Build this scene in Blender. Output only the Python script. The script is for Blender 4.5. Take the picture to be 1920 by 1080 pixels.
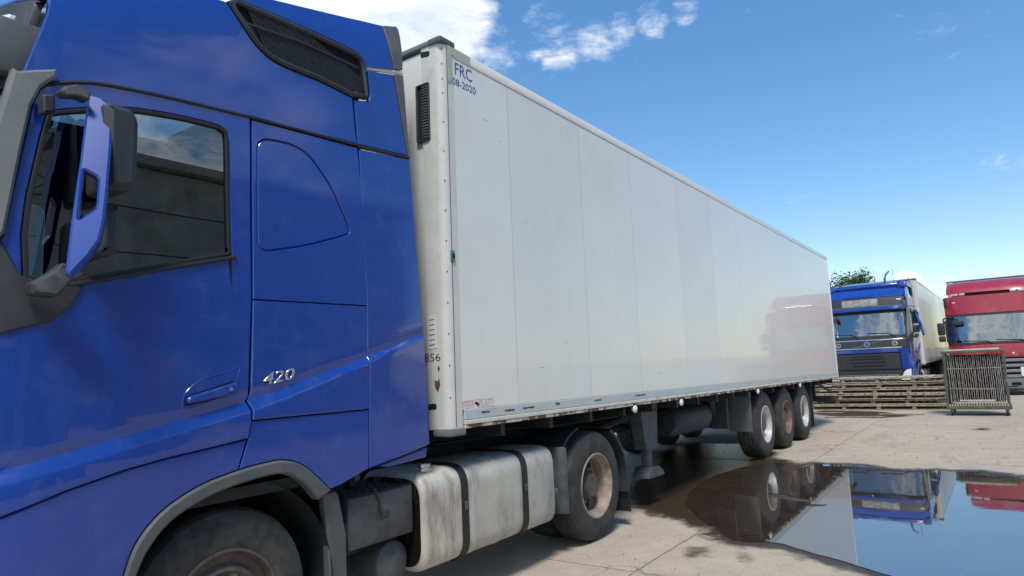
import bpy, bmesh, math, random
from mathutils import Vector, Matrix
from math import sin, cos, pi, radians, sqrt

random.seed(7)
for o in list(bpy.data.objects): bpy.data.objects.remove(o)
SC = bpy.context.scene
COL = SC.collection

# ------------------------------------------------------------------ camera
FPX = 1262.66; CP = Vector((3.1632, -3.7143, 1.6531)); YAW, PIT, ROL = .6225, .1159, -.0465
FW = Vector((-sin(YAW)*cos(PIT), cos(YAW)*cos(PIT), sin(PIT)))
_r = Vector((cos(YAW), sin(YAW), 0)); _u = _r.cross(FW)
RT = cos(ROL)*_r + sin(ROL)*_u
UP = -sin(ROL)*_r + cos(ROL)*_u
cd = bpy.data.cameras.new('camera'); cam = bpy.data.objects.new('camera', cd); COL.objects.link(cam)
M3 = Matrix((RT, UP, -FW)).transposed()
cam.matrix_world = Matrix.Translation(CP) @ M3.to_4x4()
cd.sensor_width = 36; cd.lens = 36*FPX/1920; cd.clip_end = 5000; cd.clip_start = .05
SC.camera = cam

# ------------------------------------------------------------------ light and exposure
SUN = Vector((.27, -.43, .86)).normalized()
w = bpy.data.worlds.new('World'); SC.world = w; w.use_nodes = True
sl = bpy.data.lights.new('sun', 'SUN'); so = bpy.data.objects.new('sun', sl); COL.objects.link(so)
sl.energy = 2.7; sl.angle = radians(13); sl.color = (1, .95, .87)
so.rotation_euler = SUN.to_track_quat('Z', 'Y').to_euler(); so.location = (0, 0, 20)
SC.view_settings.view_transform = 'Standard'; SC.view_settings.look = 'None'
SC.view_settings.gamma = 1; SC.view_settings.exposure = .37
SKY_STRENGTH = .145
SC.render.engine = 'CYCLES'

def ray(u, v): return FW*FPX + RT*(u-960) + UP*(540-v)
def atx(u, v, X): d = ray(u, v); return CP + d*((X-CP.x)/d.x)
def aty(u, v, Y): d = ray(u, v); return CP + d*((Y-CP.y)/d.y)
def atz(u, v, Z=0): d = ray(u, v); return CP + d*((Z-CP.z)/d.z)

def world_sky():
    nt = w.node_tree; N = nt.nodes; L = nt.links; N.clear()
    out = N.new('ShaderNodeOutputWorld'); bg = N.new('ShaderNodeBackground'); bg.inputs[1].default_value = SKY_STRENGTH
    sky = N.new('ShaderNodeTexSky'); sky.sky_type = 'NISHITA'; sky.sun_disc = False
    sky.sun_elevation = math.asin(SUN.z); sky.sun_rotation = math.atan2(SUN.x, SUN.y)
    sky.air_density = 1.0; sky.dust_density = .1; sky.ozone_density = 1.5
    hs = N.new('ShaderNodeHueSaturation'); hs.inputs['Saturation'].default_value = 1.42; hs.inputs['Hue'].default_value = .502; hs.inputs['Value'].default_value = 1.32
    ga = N.new('ShaderNodeGamma'); ga.inputs[1].default_value = .80; L.new(sky.outputs[0], ga.inputs[0]); L.new(ga.outputs[0], hs.inputs['Color'])
    tc = N.new('ShaderNodeTexCoord')
    def math_(op, a, b=None, clamp=False):
        n = N.new('ShaderNodeMath'); n.operation = op; n.use_clamp = clamp
        for i, s in enumerate((a, b)):
            if s is None: continue
            if hasattr(s, 'links'): L.new(s, n.inputs[i])
            else: n.inputs[i].default_value = s
        return n.outputs[0]
    def noise(scale, detail, rough, dist, off, stretch=(1, 1, 2.2)):
        mp = N.new('ShaderNodeMapping'); mp.inputs['Location'].default_value = off; mp.inputs['Scale'].default_value = stretch
        L.new(tc.outputs['Generated'], mp.inputs['Vector'])
        n = N.new('ShaderNodeTexNoise'); n.inputs['Scale'].default_value = scale; n.inputs['Detail'].default_value = detail
        n.inputs['Roughness'].default_value = rough; n.inputs['Distortion'].default_value = dist
        L.new(mp.outputs[0], n.inputs['Vector']); return n.outputs[0]
    def blob(d, rin, rout, amt):
        vm = N.new('ShaderNodeVectorMath'); vm.operation = 'DOT_PRODUCT'
        L.new(tc.outputs['Generated'], vm.inputs[0]); vm.inputs[1].default_value = Vector(d).normalized()
        mr = N.new('ShaderNodeMapRange'); mr.interpolation_type = 'SMOOTHSTEP'
        mr.inputs['From Min'].default_value = cos(radians(rout)); mr.inputs['From Max'].default_value = cos(radians(rin))
        mr.inputs['To Min'].default_value = 0; mr.inputs['To Max'].default_value = amt
        L.new(vm.outputs['Value'], mr.inputs['Value']); return mr.outputs[0]
    big = noise(2.1, 3, .5, .2, (3.1, 1.7, .4)); fine = noise(9, 8, .62, .35, (0, 0, 0)); fine2 = noise(26, 7, .6, .5, (2, 5, 1))
    # cloud banks: a large one over the cab roof, wisps trailing off it, a cumulus low behind the parked trucks
    blobs = [blob(ray(640, -20), 3, 13, .50), blob(ray(800, 30), 2.5, 7, .46), blob(ray(900, 95), 0, 4.2, .20),
             blob(ray(1020, 20), 0, 3.0, .17), blob(ray(1045, 85), 0, 3.4, .16), blob(ray(1115, 76), 0, 2.4, .22), blob(ray(1165, 58), 0, 2.0, .20), blob(ray(1222, 38), 0, 2.0, .23), blob(ray(1282, 20), 0, 1.7, .20),
             blob(ray(1700, 530), .5, 1.25, .42), blob(ray(1730, 548), .3, 1.1, .36), blob(ray(1880, 335), 0, 2.6, .06)]
    # the same broken cloud goes on over the rest of the sky
    blobs += [blob((.8, -.5, .38), 5, 20, .24), blob((.8, .45, .36), 4, 15, .26), blob((.15, -.92, .35), 8, 28, .34),
              blob((.85, .1, .32), 4, 12, .26), blob((-.8, -.5, .4), 6, 24, .32), blob((-.3, -.6, .8), 4, 16, .2)]
    s = blobs[0]
    for b in blobs[1:]: s = math_('MAXIMUM', s, b)
    dens = math_('ADD', math_('MULTIPLY', fine, .62), math_('MULTIPLY', fine2, .38))
    dens = math_('ADD', dens, s); dens = math_('ADD', dens, math_('MULTIPLY', math_('SUBTRACT', big, .5), .16))
    mr = N.new('ShaderNodeMapRange'); mr.interpolation_type = 'SMOOTHSTEP'
    mr.inputs['From Min'].default_value = .60; mr.inputs['From Max'].default_value = .90; L.new(dens, mr.inputs['Value'])
    shade = N.new('ShaderNodeMapRange'); shade.inputs['From Min'].default_value = .35; shade.inputs['From Max'].default_value = .65
    L.new(fine, shade.inputs['Value'])
    cc = N.new('ShaderNodeMix'); cc.data_type = 'RGBA'
    cc.inputs[6].default_value = (4.4, 4.9, 5.6, 1); cc.inputs[7].default_value = (6.6, 6.6, 6.6, 1)
    L.new(shade.outputs[0], cc.inputs[0])
    mx = N.new('ShaderNodeMix'); mx.data_type = 'RGBA'
    L.new(math_('MULTIPLY', mr.outputs[0], .95), mx.inputs[0]); L.new(hs.outputs[0], mx.inputs[6]); L.new(cc.outputs[2], mx.inputs[7])
    L.new(mx.outputs[2], bg.inputs[0]); L.new(bg.outputs[0], out.inputs[0])
world_sky()

# ------------------------------------------------------------------ materials
MATS = {}
def mat(name, col, rough=.5, metal=0, spec=.5, coat=0, coat_rough=.05, var=.0, vscale=6, dirt=None, dirt_amt=0, dscale=3, dlo=.5, dhi=.7,
        bump=0, bscale=60, streak=False, rvar=0, alpha=1, emit=None, wave=0):
    """principled material: base colour broken up by noise, a dirt layer with its own patches, fine relief"""
    m = bpy.data.materials.new(name); m.use_nodes = True; nt = m.node_tree; N = nt.nodes; L = nt.links
    b = N['Principled BSDF']; b.inputs['Base Color'].default_value = (*col, 1); b.inputs['Roughness'].default_value = rough
    b.inputs['Metallic'].default_value = metal; b.inputs['Specular IOR Level'].default_value = spec
    b.inputs['Coat Weight'].default_value = coat; b.inputs['Coat Roughness'].default_value = coat_rough
    tc = N.new('ShaderNodeTexCoord'); cur = None
    def noise(scale, detail=6, rough_=.6, st=None, dist=0):
        n = N.new('ShaderNodeTexNoise'); n.inputs['Scale'].default_value = scale; n.inputs['Detail'].default_value = detail
        n.inputs['Roughness'].default_value = rough_; n.inputs['Distortion'].default_value = dist
        if st:
            mp = N.new('ShaderNodeMapping'); mp.inputs['Scale'].default_value = st; L.new(tc.outputs['Object'], mp.inputs[0]); L.new(mp.outputs[0], n.inputs[0])
        else: L.new(tc.outputs['Object'], n.inputs[0])
        return n.outputs[0]
    def ramp(s, lo, hi, a=0., c=1.):
        r = N.new('ShaderNodeMapRange'); r.inputs['From Min'].default_value = lo; r.inputs['From Max'].default_value = hi
        r.inputs['To Min'].default_value = a; r.inputs['To Max'].default_value = c; L.new(s, r.inputs[0]); return r.outputs[0]
    if var:
        x = N.new('ShaderNodeMix'); x.data_type = 'RGBA'
        x.inputs[6].default_value = (*[c*(1-var) for c in col], 1); x.inputs[7].default_value = (*[min(1, c*(1+var)) for c in col], 1)
        L.new(ramp(noise(vscale), .3, .7), x.inputs[0]); cur = x.outputs[2]
    if dirt:
        x = N.new('ShaderNodeMix'); x.data_type = 'RGBA'
        if cur: L.new(cur, x.inputs[6])
        else: x.inputs[6].default_value = (*col, 1)
        x.inputs[7].default_value = (*dirt, 1)
        f = ramp(noise(dscale, 8, .65, (2.6, 2.6, .8) if streak else None, .3), dlo, dhi, 0, dirt_amt)
        L.new(f, x.inputs[0]); cur = x.outputs[2]
        if rvar: L.new(ramp(f, 0, max(dirt_amt, .01), rough, min(1, rough+rvar)), b.inputs['Roughness'])
    if cur: L.new(cur, b.inputs['Base Color'])
    nrm = None
    if bump:
        bp = N.new('ShaderNodeBump'); bp.inputs['Strength'].default_value = bump; bp.inputs['Distance'].default_value = .01
        L.new(noise(bscale), bp.inputs['Height']); nrm = bp.outputs[0]
    if wave:
        bp = N.new('ShaderNodeBump'); bp.inputs['Strength'].default_value = wave; bp.inputs['Distance'].default_value = .05
        L.new(noise(1.6, 2, .5), bp.inputs['Height'])
        if nrm: L.new(nrm, bp.inputs['Normal'])
        nrm = bp.outputs[0]
    if nrm:
        L.new(nrm, b.inputs['Normal'])
        if coat: L.new(nrm, b.inputs['Coat Normal'])
    if emit: b.inputs['Emission Color'].default_value = (*emit, 1); b.inputs['Emission Strength'].default_value = 1
    MATS[name] = m; return m

def glass(name, tint, ior, rough=.01, wave=.0):
    m = bpy.data.materials.new(name); m.use_nodes = True; nt = m.node_tree; N = nt.nodes; L = nt.links; N.clear()
    o = N.new('ShaderNodeOutputMaterial'); t = N.new('ShaderNodeBsdfTransparent'); g = N.new('ShaderNodeBsdfGlossy'); mx = N.new('ShaderNodeMixShader'); fr = N.new('ShaderNodeFresnel')
    t.inputs[0].default_value = (*tint, 1); g.inputs['Roughness'].default_value = rough; g.inputs[0].default_value = (.95, 1, 1, 1); fr.inputs[0].default_value = ior
    if wave:
        tc = N.new('ShaderNodeTexCoord'); n = N.new('ShaderNodeTexNoise'); n.inputs['Scale'].default_value = 1.6; n.inputs['Detail'].default_value = 1
        bp = N.new('ShaderNodeBump'); bp.inputs['Strength'].default_value = wave; bp.inputs['Distance'].default_value = .05
        L.new(tc.outputs['Object'], n.inputs[0]); L.new(n.outputs[0], bp.inputs['Height']); L.new(bp.outputs[0], g.inputs['Normal'])
    L.new(fr.outputs[0], mx.inputs[0]); L.new(t.outputs[0], mx.inputs[1]); L.new(g.outputs[0], mx.inputs[2]); L.new(mx.outputs[0], o.inputs[0])
    MATS[name] = m; return m

DUST = (.16, .17, .21)
mat('blue', (.0025, .042, .285), .30, 0, .5, 1, .012, var=.06, vscale=2.5, dirt=DUST, dirt_amt=.10, dscale=7, dlo=.52, dhi=.8, wave=.025, bump=.006, bscale=300)
mat('blue_low', (.0025, .042, .285), .30, 0, .5, 1, .018, var=.06, vscale=2.5, dirt=DUST, dirt_amt=.24, dscale=9, dlo=.52, dhi=.8, wave=.025, bump=.008, bscale=300)
mat('gap', (.006, .008, .014), .8)
mat('rubber', (.012, .012, .013), .55, bump=.15, bscale=120)
mat('trim', (.030, .033, .038), .55, var=.25, vscale=8, bump=.25, bscale=220)
mat('trim_grey', (.085, .092, .095), .5, var=.15, vscale=6, bump=.2, bscale=240, dirt=(.16, .15, .13), dirt_amt=.4, dscale=5)
mat('trim_light', (.16, .165, .16), .42, var=.15, vscale=4, dirt=(.25, .24, .22), dirt_amt=.4, dscale=6)
mat('box_dark', (.062, .064, .068), .6, var=.3, vscale=9, dirt=(.10, .095, .085), dirt_amt=.5, dscale=6, bump=.3, bscale=90)
mat('arch', (.085, .095, .10), .6, var=.12, vscale=5, bump=.2, bscale=200, dirt=(.17, .165, .15), dirt_amt=.35, dscale=6)
mat('dark', (.014, .015, .018), .7, var=.4, vscale=6, dirt=(.05, .047, .042), dirt_amt=.5, dscale=5)
mat('chassis', (.020, .022, .026), .6, var=.3, vscale=8, dirt=(.07, .062, .052), dirt_amt=.6, dscale=6, bump=.3, bscale=50)
mat('steelgrey', (.075, .080, .088), .6, var=.3, vscale=12, dirt=(.13, .12, .10), dirt_amt=.5, dscale=8, bump=.35, bscale=50)
mat('tyre', (.028, .028, .029), .78, var=.25, vscale=7, dirt=(.10, .093, .08), dirt_amt=.55, dscale=6, dlo=.45, dhi=.75, bump=.3, bscale=70)
mat('tyre_dusty', (.032, .031, .030), .8, var=.25, vscale=9, dirt=(.10, .092, .078), dirt_amt=.65, dscale=9, dlo=.4, dhi=.7, bump=.35, bscale=60)
mat('rim_rust', (.36, .31, .26), .6, .2, var=.25, vscale=9, dirt=(.17, .085, .045), dirt_amt=.8, dscale=5, dlo=.4, dhi=.65, bump=.25, bscale=50)
mat('rim_rusty', (.19, .135, .10), .65, .1, var=.25, vscale=9, dirt=(.14, .065, .035), dirt_amt=.9, dscale=6, dlo=.38, dhi=.6, bump=.25, bscale=50)
mat('rim_silver', (.55, .55, .54), .45, .35, var=.15, vscale=9, dirt=(.16, .15, .13), dirt_amt=.6, dscale=6, dlo=.5, dhi=.75)
mat('hub', (.10, .085, .075), .65, .2, var=.35, vscale=20, dirt=(.15, .08, .05), dirt_amt=.6, dscale=12)
mat('alu', (.52, .495, .43), .48, .25, var=.15, vscale=3, dirt=(.10, .085, .07), dirt_amt=.75, dscale=2.6, dlo=.50, dhi=.74, streak=True, rvar=.3, bump=.08, bscale=9, wave=.2)
mat('alu_oily', (.30, .29, .27), .5, .5, var=.2, vscale=6, dirt=(.012, .011, .010), dirt_amt=1, dscale=2.5, dlo=.38, dhi=.48)
mat('white', (.755, .74, .675), .34, 0, .5, .32, .045, var=.03, vscale=1.2, dirt=(.55, .54, .49), dirt_amt=.28, dscale=1.6, dlo=.5, dhi=.85, wave=.05)
mat('white_b', (.73, .72, .665), .34, 0, .5, .32, .045, var=.03, vscale=1.1, dirt=(.55, .54, .49), dirt_amt=.28, dscale=1.9, dlo=.5, dhi=.85, wave=.05)
mat('white_c', (.76, .745, .68), .30, 0, .5, .40, .03, var=.02, vscale=1.3, dirt=(.55, .54, .49), dirt_amt=.22, dscale=2.2, dlo=.5, dhi=.85, wave=.045)
mat('cream', (.60, .60, .555), .45, 0, .4, var=.08, vscale=5, dirt=(.30, .22, .14), dirt_amt=.5, dscale=5, dlo=.58, dhi=.8)
mat('rail_band', (.46, .51, .505), .45, var=.08, vscale=4, dirt=(.30, .27, .22), dirt_amt=.4, dscale=8, dlo=.55, dhi=.75)
mat('rail_white', (.62, .60, .53), .5, var=.1, vscale=8, dirt=(.16, .08, .045), dirt_amt=.9, dscale=7, dlo=.60, dhi=.68)
mat('rail_rust', (.52, .48, .41), .7, var=.3, vscale=10, dirt=(.10, .052, .032), dirt_amt=1, dscale=6, dlo=.46, dhi=.52)
mat('rust', (.11, .05, .032), .85, var=.5, vscale=30, bump=.4, bscale=80)
mat('cap_grey', (.16, .17, .165), .5, var=.2, vscale=10)
mat('tape', (.42, .44, .34), .6, var=.1, vscale=12)
mat('ink_blue', (.025, .085, .30), .5)
mat('ink_red', (.58, .10, .10), .5)
mat('ink_faded', (.62, .33, .31), .5)
mat('seal_purple', (.16, .06, .09), .5)
mat('ink_black', (.02, .02, .022), .6)
mat('sticker', (.72, .70, .67), .45, var=.04, vscale=10)
mat('chrome', (.62, .62, .63), .22, .9, var=.05, vscale=10)
mat('lens', (.78, .78, .72), .25, 0, .5, .6)
mat('lens_green', (.02, .20, .10), .25, 0, .5, .6)
mat('interior', (.020, .020, .022), .8, var=.3, vscale=6)
mat('seat', (.055, .058, .065), .9, var=.2, vscale=20)
mat('sign_box', (.28, .27, .24), .6, var=.45, vscale=16)
mat('red', (.36, .012, .028), .35, 0, .5, .9, .06, var=.06, vscale=2, dirt=(.35, .20, .18), dirt_amt=.2, dscale=4, wave=.03)
mat('grille_grey', (.22, .23, .24), .5, .1, var=.1, vscale=6)
mat('wood', (.39, .315, .24), .85, var=.3, vscale=5, dirt=(.13, .10, .08), dirt_amt=.7, dscale=7, bump=.35, bscale=30)
mat('wood_b', (.47, .385, .295), .85, var=.25, vscale=6, dirt=(.16, .12, .09), dirt_amt=.6, dscale=6, bump=.35, bscale=30)
mat('wood_c', (.29, .235, .18), .9, var=.3, vscale=5, dirt=(.10, .08, .065), dirt_amt=.7, dscale=8, bump=.35, bscale=30)
mat('cart_green', (.085, .09, .06), .6, var=.25, vscale=8, dirt=(.26, .20, .12), dirt_amt=.7, dscale=7, bump=.3, bscale=60)
mat('cart_mesh', (.36, .34, .31), .5, .4, var=.3, vscale=14, dirt=(.17, .10, .06), dirt_amt=.7, dscale=9)
mat('cart_top', (.52, .47, .40), .7, var=.2, vscale=8)
mat('building', (.34, .33, .295), .9, var=.35, vscale=1.4, dirt=(.20, .20, .18), dirt_amt=.7, dscale=.7, bump=.4, bscale=18)
mat('door_white', (.62, .62, .60), .5, var=.05, vscale=3)
mat('bark', (.06, .045, .035), .9, var=.3, vscale=8, bump=.6, bscale=20)
mat('leaf', (.050, .085, .020), .6, var=.45, vscale=1.3)
mat('leaf_b', (.085, .115, .030), .6, var=.4, vscale=1.7)
glass('glass_side', (.22, .25, .245), 2.35, wave=.02)
glass('glass_front', (.60, .78, .72), 3.6, wave=.25)
glass('glass_bus', (.3, .34, .36), 3.6, wave=.3)

# ------------------------------------------------------------------ mesh helpers
OFF = {}          # world position of each thing's root
def thing(name, label, cat, loc=(0, 0, 0), group=None, rx=0, rz=0):
    o = bpy.data.objects.new(name, None); COL.objects.link(o); o.location = loc; o.rotation_euler = (rx, 0, rz)
    o.empty_display_size = .2
    o['label'] = label; o['category'] = cat
    if group: o['group'] = group
    OFF[o] = Matrix.Translation(loc) @ o.rotation_euler.to_matrix().to_4x4()
    return o
def tag(o, label, cat, group=None):
    o['label'] = label; o['category'] = cat
    if group: o['group'] = group
    return o

class B:
    def __init__(s): s.bm = bmesh.new()
    def box(s, x0, x1, y0, y1, z0, z1, bev=0, seg=2, M=None):
        vs = [s.bm.verts.new((x, y, z)) for z in (z0, z1) for y in (y0, y1) for x in (x0, x1)]
        fs = [s.bm.faces.new([vs[i] for i in f]) for f in ((0, 2, 3, 1), (4, 5, 7, 6), (0, 1, 5, 4), (2, 6, 7, 3), (0, 4, 6, 2), (1, 3, 7, 5))]
        if bev:
            es = list({e for f in fs for e in f.edges})
            r = bmesh.ops.bevel(s.bm, geom=es, offset=bev, segments=seg, affect='EDGES', profile=.5)
            vs = list({v for f in r['faces'] for v in f.verts} | {v for v in vs if v.is_valid})
        if M:
            for v in vs: v.co = M @ v.co
        return s
    def tube(s, pts, r, seg=8, cap=True, flat=None):
        pts = [Vector(p) for p in pts]; rings = []
        for i, p in enumerate(pts):
            t = (pts[min(i+1, len(pts)-1)] - pts[max(i-1, 0)]).normalized()
            a = Vector((0, 0, 1)) if abs(t.z) < .9 else Vector((1, 0, 0))
            n = t.cross(a).normalized(); b = n.cross(t)
            rr = r[i] if isinstance(r, (list, tuple)) else r
            rings.append([s.bm.verts.new(p + n*rr*cos(2*pi*k/seg) + b*rr*sin(2*pi*k/seg)) for k in range(seg)])
        for A, C in zip(rings, rings[1:]):
            for k in range(seg): s.bm.faces.new((A[k], A[(k+1) % seg], C[(k+1) % seg], C[k]))
        if cap: s.bm.faces.new(rings[0][::-1]); s.bm.faces.new(rings[-1])
        return s
    def lathe(s, prof, c, axis='X', seg=40, a0=0, a1=2*pi):
        """prof = (along axis, radius) pairs"""
        c = Vector(c); full = abs(a1-a0-2*pi) < 1e-6; n = seg if full else seg+1; rings = []
        for h, r in prof:
            ring = []
            for k in range(n):
                a = a0 + (a1-a0)*k/seg; p = (h, r*cos(a), r*sin(a))
                p = p if axis == 'X' else ((p[1], p[0], p[2]) if axis == 'Y' else (p[1], p[2], p[0]))
                ring.append(s.bm.verts.new(c+Vector(p)))
            rings.append(ring)
        for A, C in zip(rings, rings[1:]):
            for k in range(n if full else n-1): s.bm.faces.new((A[k], A[(k+1) % n], C[(k+1) % n], C[k]))
        return s
    def prism(s, poly, f0, f1):
        """poly of 2D points, f0 and f1 map a 2D point to the two end faces"""
        a = [s.bm.verts.new(f0(p)) for p in poly]; b = [s.bm.verts.new(f1(p)) for p in poly]; n = len(poly)
        s.bm.faces.new(a); s.bm.faces.new(b[::-1])
        for i in range(n): s.bm.faces.new((a[i], b[i], b[(i+1) % n], a[(i+1) % n]))
        return s
    def grid(s, nu, nv, fn):
        g = [[s.bm.verts.new(fn(i/nu, j/nv)) for j in range(nv+1)] for i in range(nu+1)]
        for i in range(nu):
            for j in range(nv): s.bm.faces.new((g[i][j], g[i+1][j], g[i+1][j+1], g[i][j+1]))
        return s
    def mesh(s, name, m, ang=35, recalc=True):
        if recalc: bmesh.ops.recalc_face_normals(s.bm, faces=s.bm.faces)
        me = bpy.data.meshes.new(name); s.bm.to_mesh(me); s.bm.free()
        me.materials.append(MATS[m])
        if ang:
            me.polygons.foreach_set('use_smooth', [True]*len(me.polygons)); me.set_sharp_from_angle(angle=radians(ang))
        return me
    def build(s, name, m, parent=None, ang=35, recalc=True, root=None, local=False, kind=None):
        """vertices are in world space; local=True when they already are in the root's space"""
        root = root or root_of(parent)
        if root in OFF and not local: s.bm.transform(OFF[root].inverted())
        o = bpy.data.objects.new(name, s.mesh(name, m, ang, recalc)); COL.objects.link(o)
        if parent: o.parent = parent
        if kind: o['kind'] = kind
        return o
def root_of(o):
    while o and o.parent: o = o.parent
    return o
def copy_tree(o, parent=None):
    c = o.copy(); COL.objects.link(c); c.parent = parent
    for ch in list(o.children): copy_tree(ch, c)
    return c
def cr(pts, n=6):
    """catmull-rom through 2D points"""
    out = []; P = [pts[0]]+list(pts)+[pts[-1]]
    for i in range(1, len(P)-2):
        p0, p1, p2, p3 = P[i-1:i+3]
        for k in range(n):
            t = k/n
            out.append(tuple(.5*((2*p1[j])+(-p0[j]+p2[j])*t+(2*p0[j]-5*p1[j]+4*p2[j]-p3[j])*t*t+(-p0[j]+3*p1[j]-3*p2[j]+p3[j])*t**3) for j in (0, 1)))
    out.append(tuple(pts[-1])); return out
def rounded(pts, r, n=4):
    out = []
    for i, p in enumerate(pts):
        p = Vector(p[:2]); a = Vector(pts[i-1][:2]); b = Vector(pts[(i+1) % len(pts)][:2])
        ra = min(r, (a-p).length*.45); rb = min(r, (b-p).length*.45); A = p+(a-p).normalized()*ra; C = p+(b-p).normalized()*rb
        for k in range(n+1):
            t = k/n; out.append(tuple(A*(1-t)**2+p*2*t*(1-t)+C*t*t))
    return out

def panel(name, outline, mapf, m, parent, gap=.0032, rad=.005, depth=.03, cell=.11, cuts=(), disp=None, holes=(), lift=0, ring=0, ang=32, kind=None, even=True):
    """a sheet-metal panel: 2D outline (with holes), rolled edge, flange turned inwards, laid on the surface mapf(a, b, height)"""
    bm = bmesh.new()
    for loop in [outline]+list(holes):
        lp = [p for i, p in enumerate(loop) if (Vector(p)-Vector(loop[i-1])).length > 1e-4]
        vs = [bm.verts.new((p[0], p[1], 0)) for p in lp]
        for i in range(len(vs)): bm.edges.new((vs[i], vs[(i+1) % len(vs)]))
    bmesh.ops.triangle_fill(bm, use_beauty=True, use_dissolve=False, edges=bm.edges[:], normal=(0, 0, 1))
    def inset(t):
        return bmesh.ops.inset_region(bm, faces=bm.faces[:], use_boundary=True, use_even_offset=even, thickness=t)['faces']
    if gap: bmesh.ops.delete(bm, geom=inset(gap), context='FACES')
    if ring:
        f = set(inset(ring)); bmesh.ops.delete(bm, geom=[x for x in bm.faces if x not in f], context='FACES')
    if rad: inset(rad)
    for v in [v for v in bm.verts if not v.link_faces]: bm.verts.remove(v)
    be = [e for e in bm.edges if len(e.link_faces) == 1]
    if rad:
        for v in {v for e in be for v in e.verts}: v.co.z = -rad
    if depth:
        r = bmesh.ops.extrude_edge_only(bm, edges=be)
        for v in [g for g in r['geom'] if isinstance(g, bmesh.types.BMVert)]: v.co.z = -depth
    A = [v.co.x for v in bm.verts]; Bq = [v.co.y for v in bm.verts]
    for lo, hi, no in ((min(A), max(A), (1, 0, 0)), (min(Bq), max(Bq), (0, 1, 0))):
        k = math.ceil(lo/cell)
        while k*cell < hi:
            bmesh.ops.bisect_plane(bm, geom=bm.verts[:]+bm.edges[:]+bm.faces[:], plane_co=Vector(no)*(k*cell+.0013), plane_no=no); k += 1
    for co, no in cuts:
        bmesh.ops.bisect_plane(bm, geom=bm.verts[:]+bm.edges[:]+bm.faces[:], plane_co=(*co, 0), plane_no=(*no, 0))
    bmesh.ops.remove_doubles(bm, verts=bm.verts[:], dist=.0004)
    bmesh.ops.triangulate(bm, faces=[f for f in bm.faces if len(f.verts) > 4])
    bmesh.ops.recalc_face_normals(bm, faces=bm.faces)
    if bm.faces:
        top = max(bm.faces, key=lambda f: f.calc_area()*(abs(f.normal.z) > .9))
        if top.normal.z < 0: bmesh.ops.reverse_faces(bm, faces=bm.faces)
    flip = False
    for v in bm.verts:
        a, b_, d = v.co
        v.co = mapf(a, b_, d+lift+(disp(a, b_) if disp else 0))
    b = B(); b.bm.free(); b.bm = bm
    return b.build(name, m, parent, ang, kind=kind)

def text(name, s, M, height, m, parent, width=None, shear=0, ext=.0006, bold=0):
    """lettering as a thin raised shape; M carries x right, y up, z out"""
    c = bpy.data.curves.new(name, 'FONT'); c.body = s; c.size = 1; c.shear = shear; c.extrude = 0; c.offset = bold; c.resolution_u = 3
    o = bpy.data.objects.new(name, c); COL.objects.link(o)
    dg = bpy.context.evaluated_depsgraph_get(); me = bpy.data.meshes.new_from_object(o.evaluated_get(dg))
    bpy.data.objects.remove(o)
    xs = [v.co.x for v in me.vertices]; ys = [v.co.y for v in me.vertices]
    sy = height/(max(ys)-min(ys)); sx = (width/(max(xs)-min(xs))) if width else sy
    for v in me.vertices: v.co = Vector(((v.co.x-min(xs))*sx, (v.co.y-min(ys))*sy, 0))
    bm = bmesh.new(); bm.from_mesh(me); bpy.data.meshes.remove(me)
    r = bmesh.ops.extrude_face_region(bm, geom=bm.faces[:])
    for v in [g for g in r['geom'] if isinstance(g, bmesh.types.BMVert)]: v.co.z += ext
    bm.transform(M); b = B(); b.bm.free(); b.bm = bm
    return b.build(name, m, parent, None)
def frame(p, right, up):
    right = Vector(right).normalized(); up = Vector(up); up = (up-right*up.dot(right)).normalized()
    return Matrix.Translation(p) @ Matrix((right, up, right.cross(up))).transposed().to_4x4()

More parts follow.
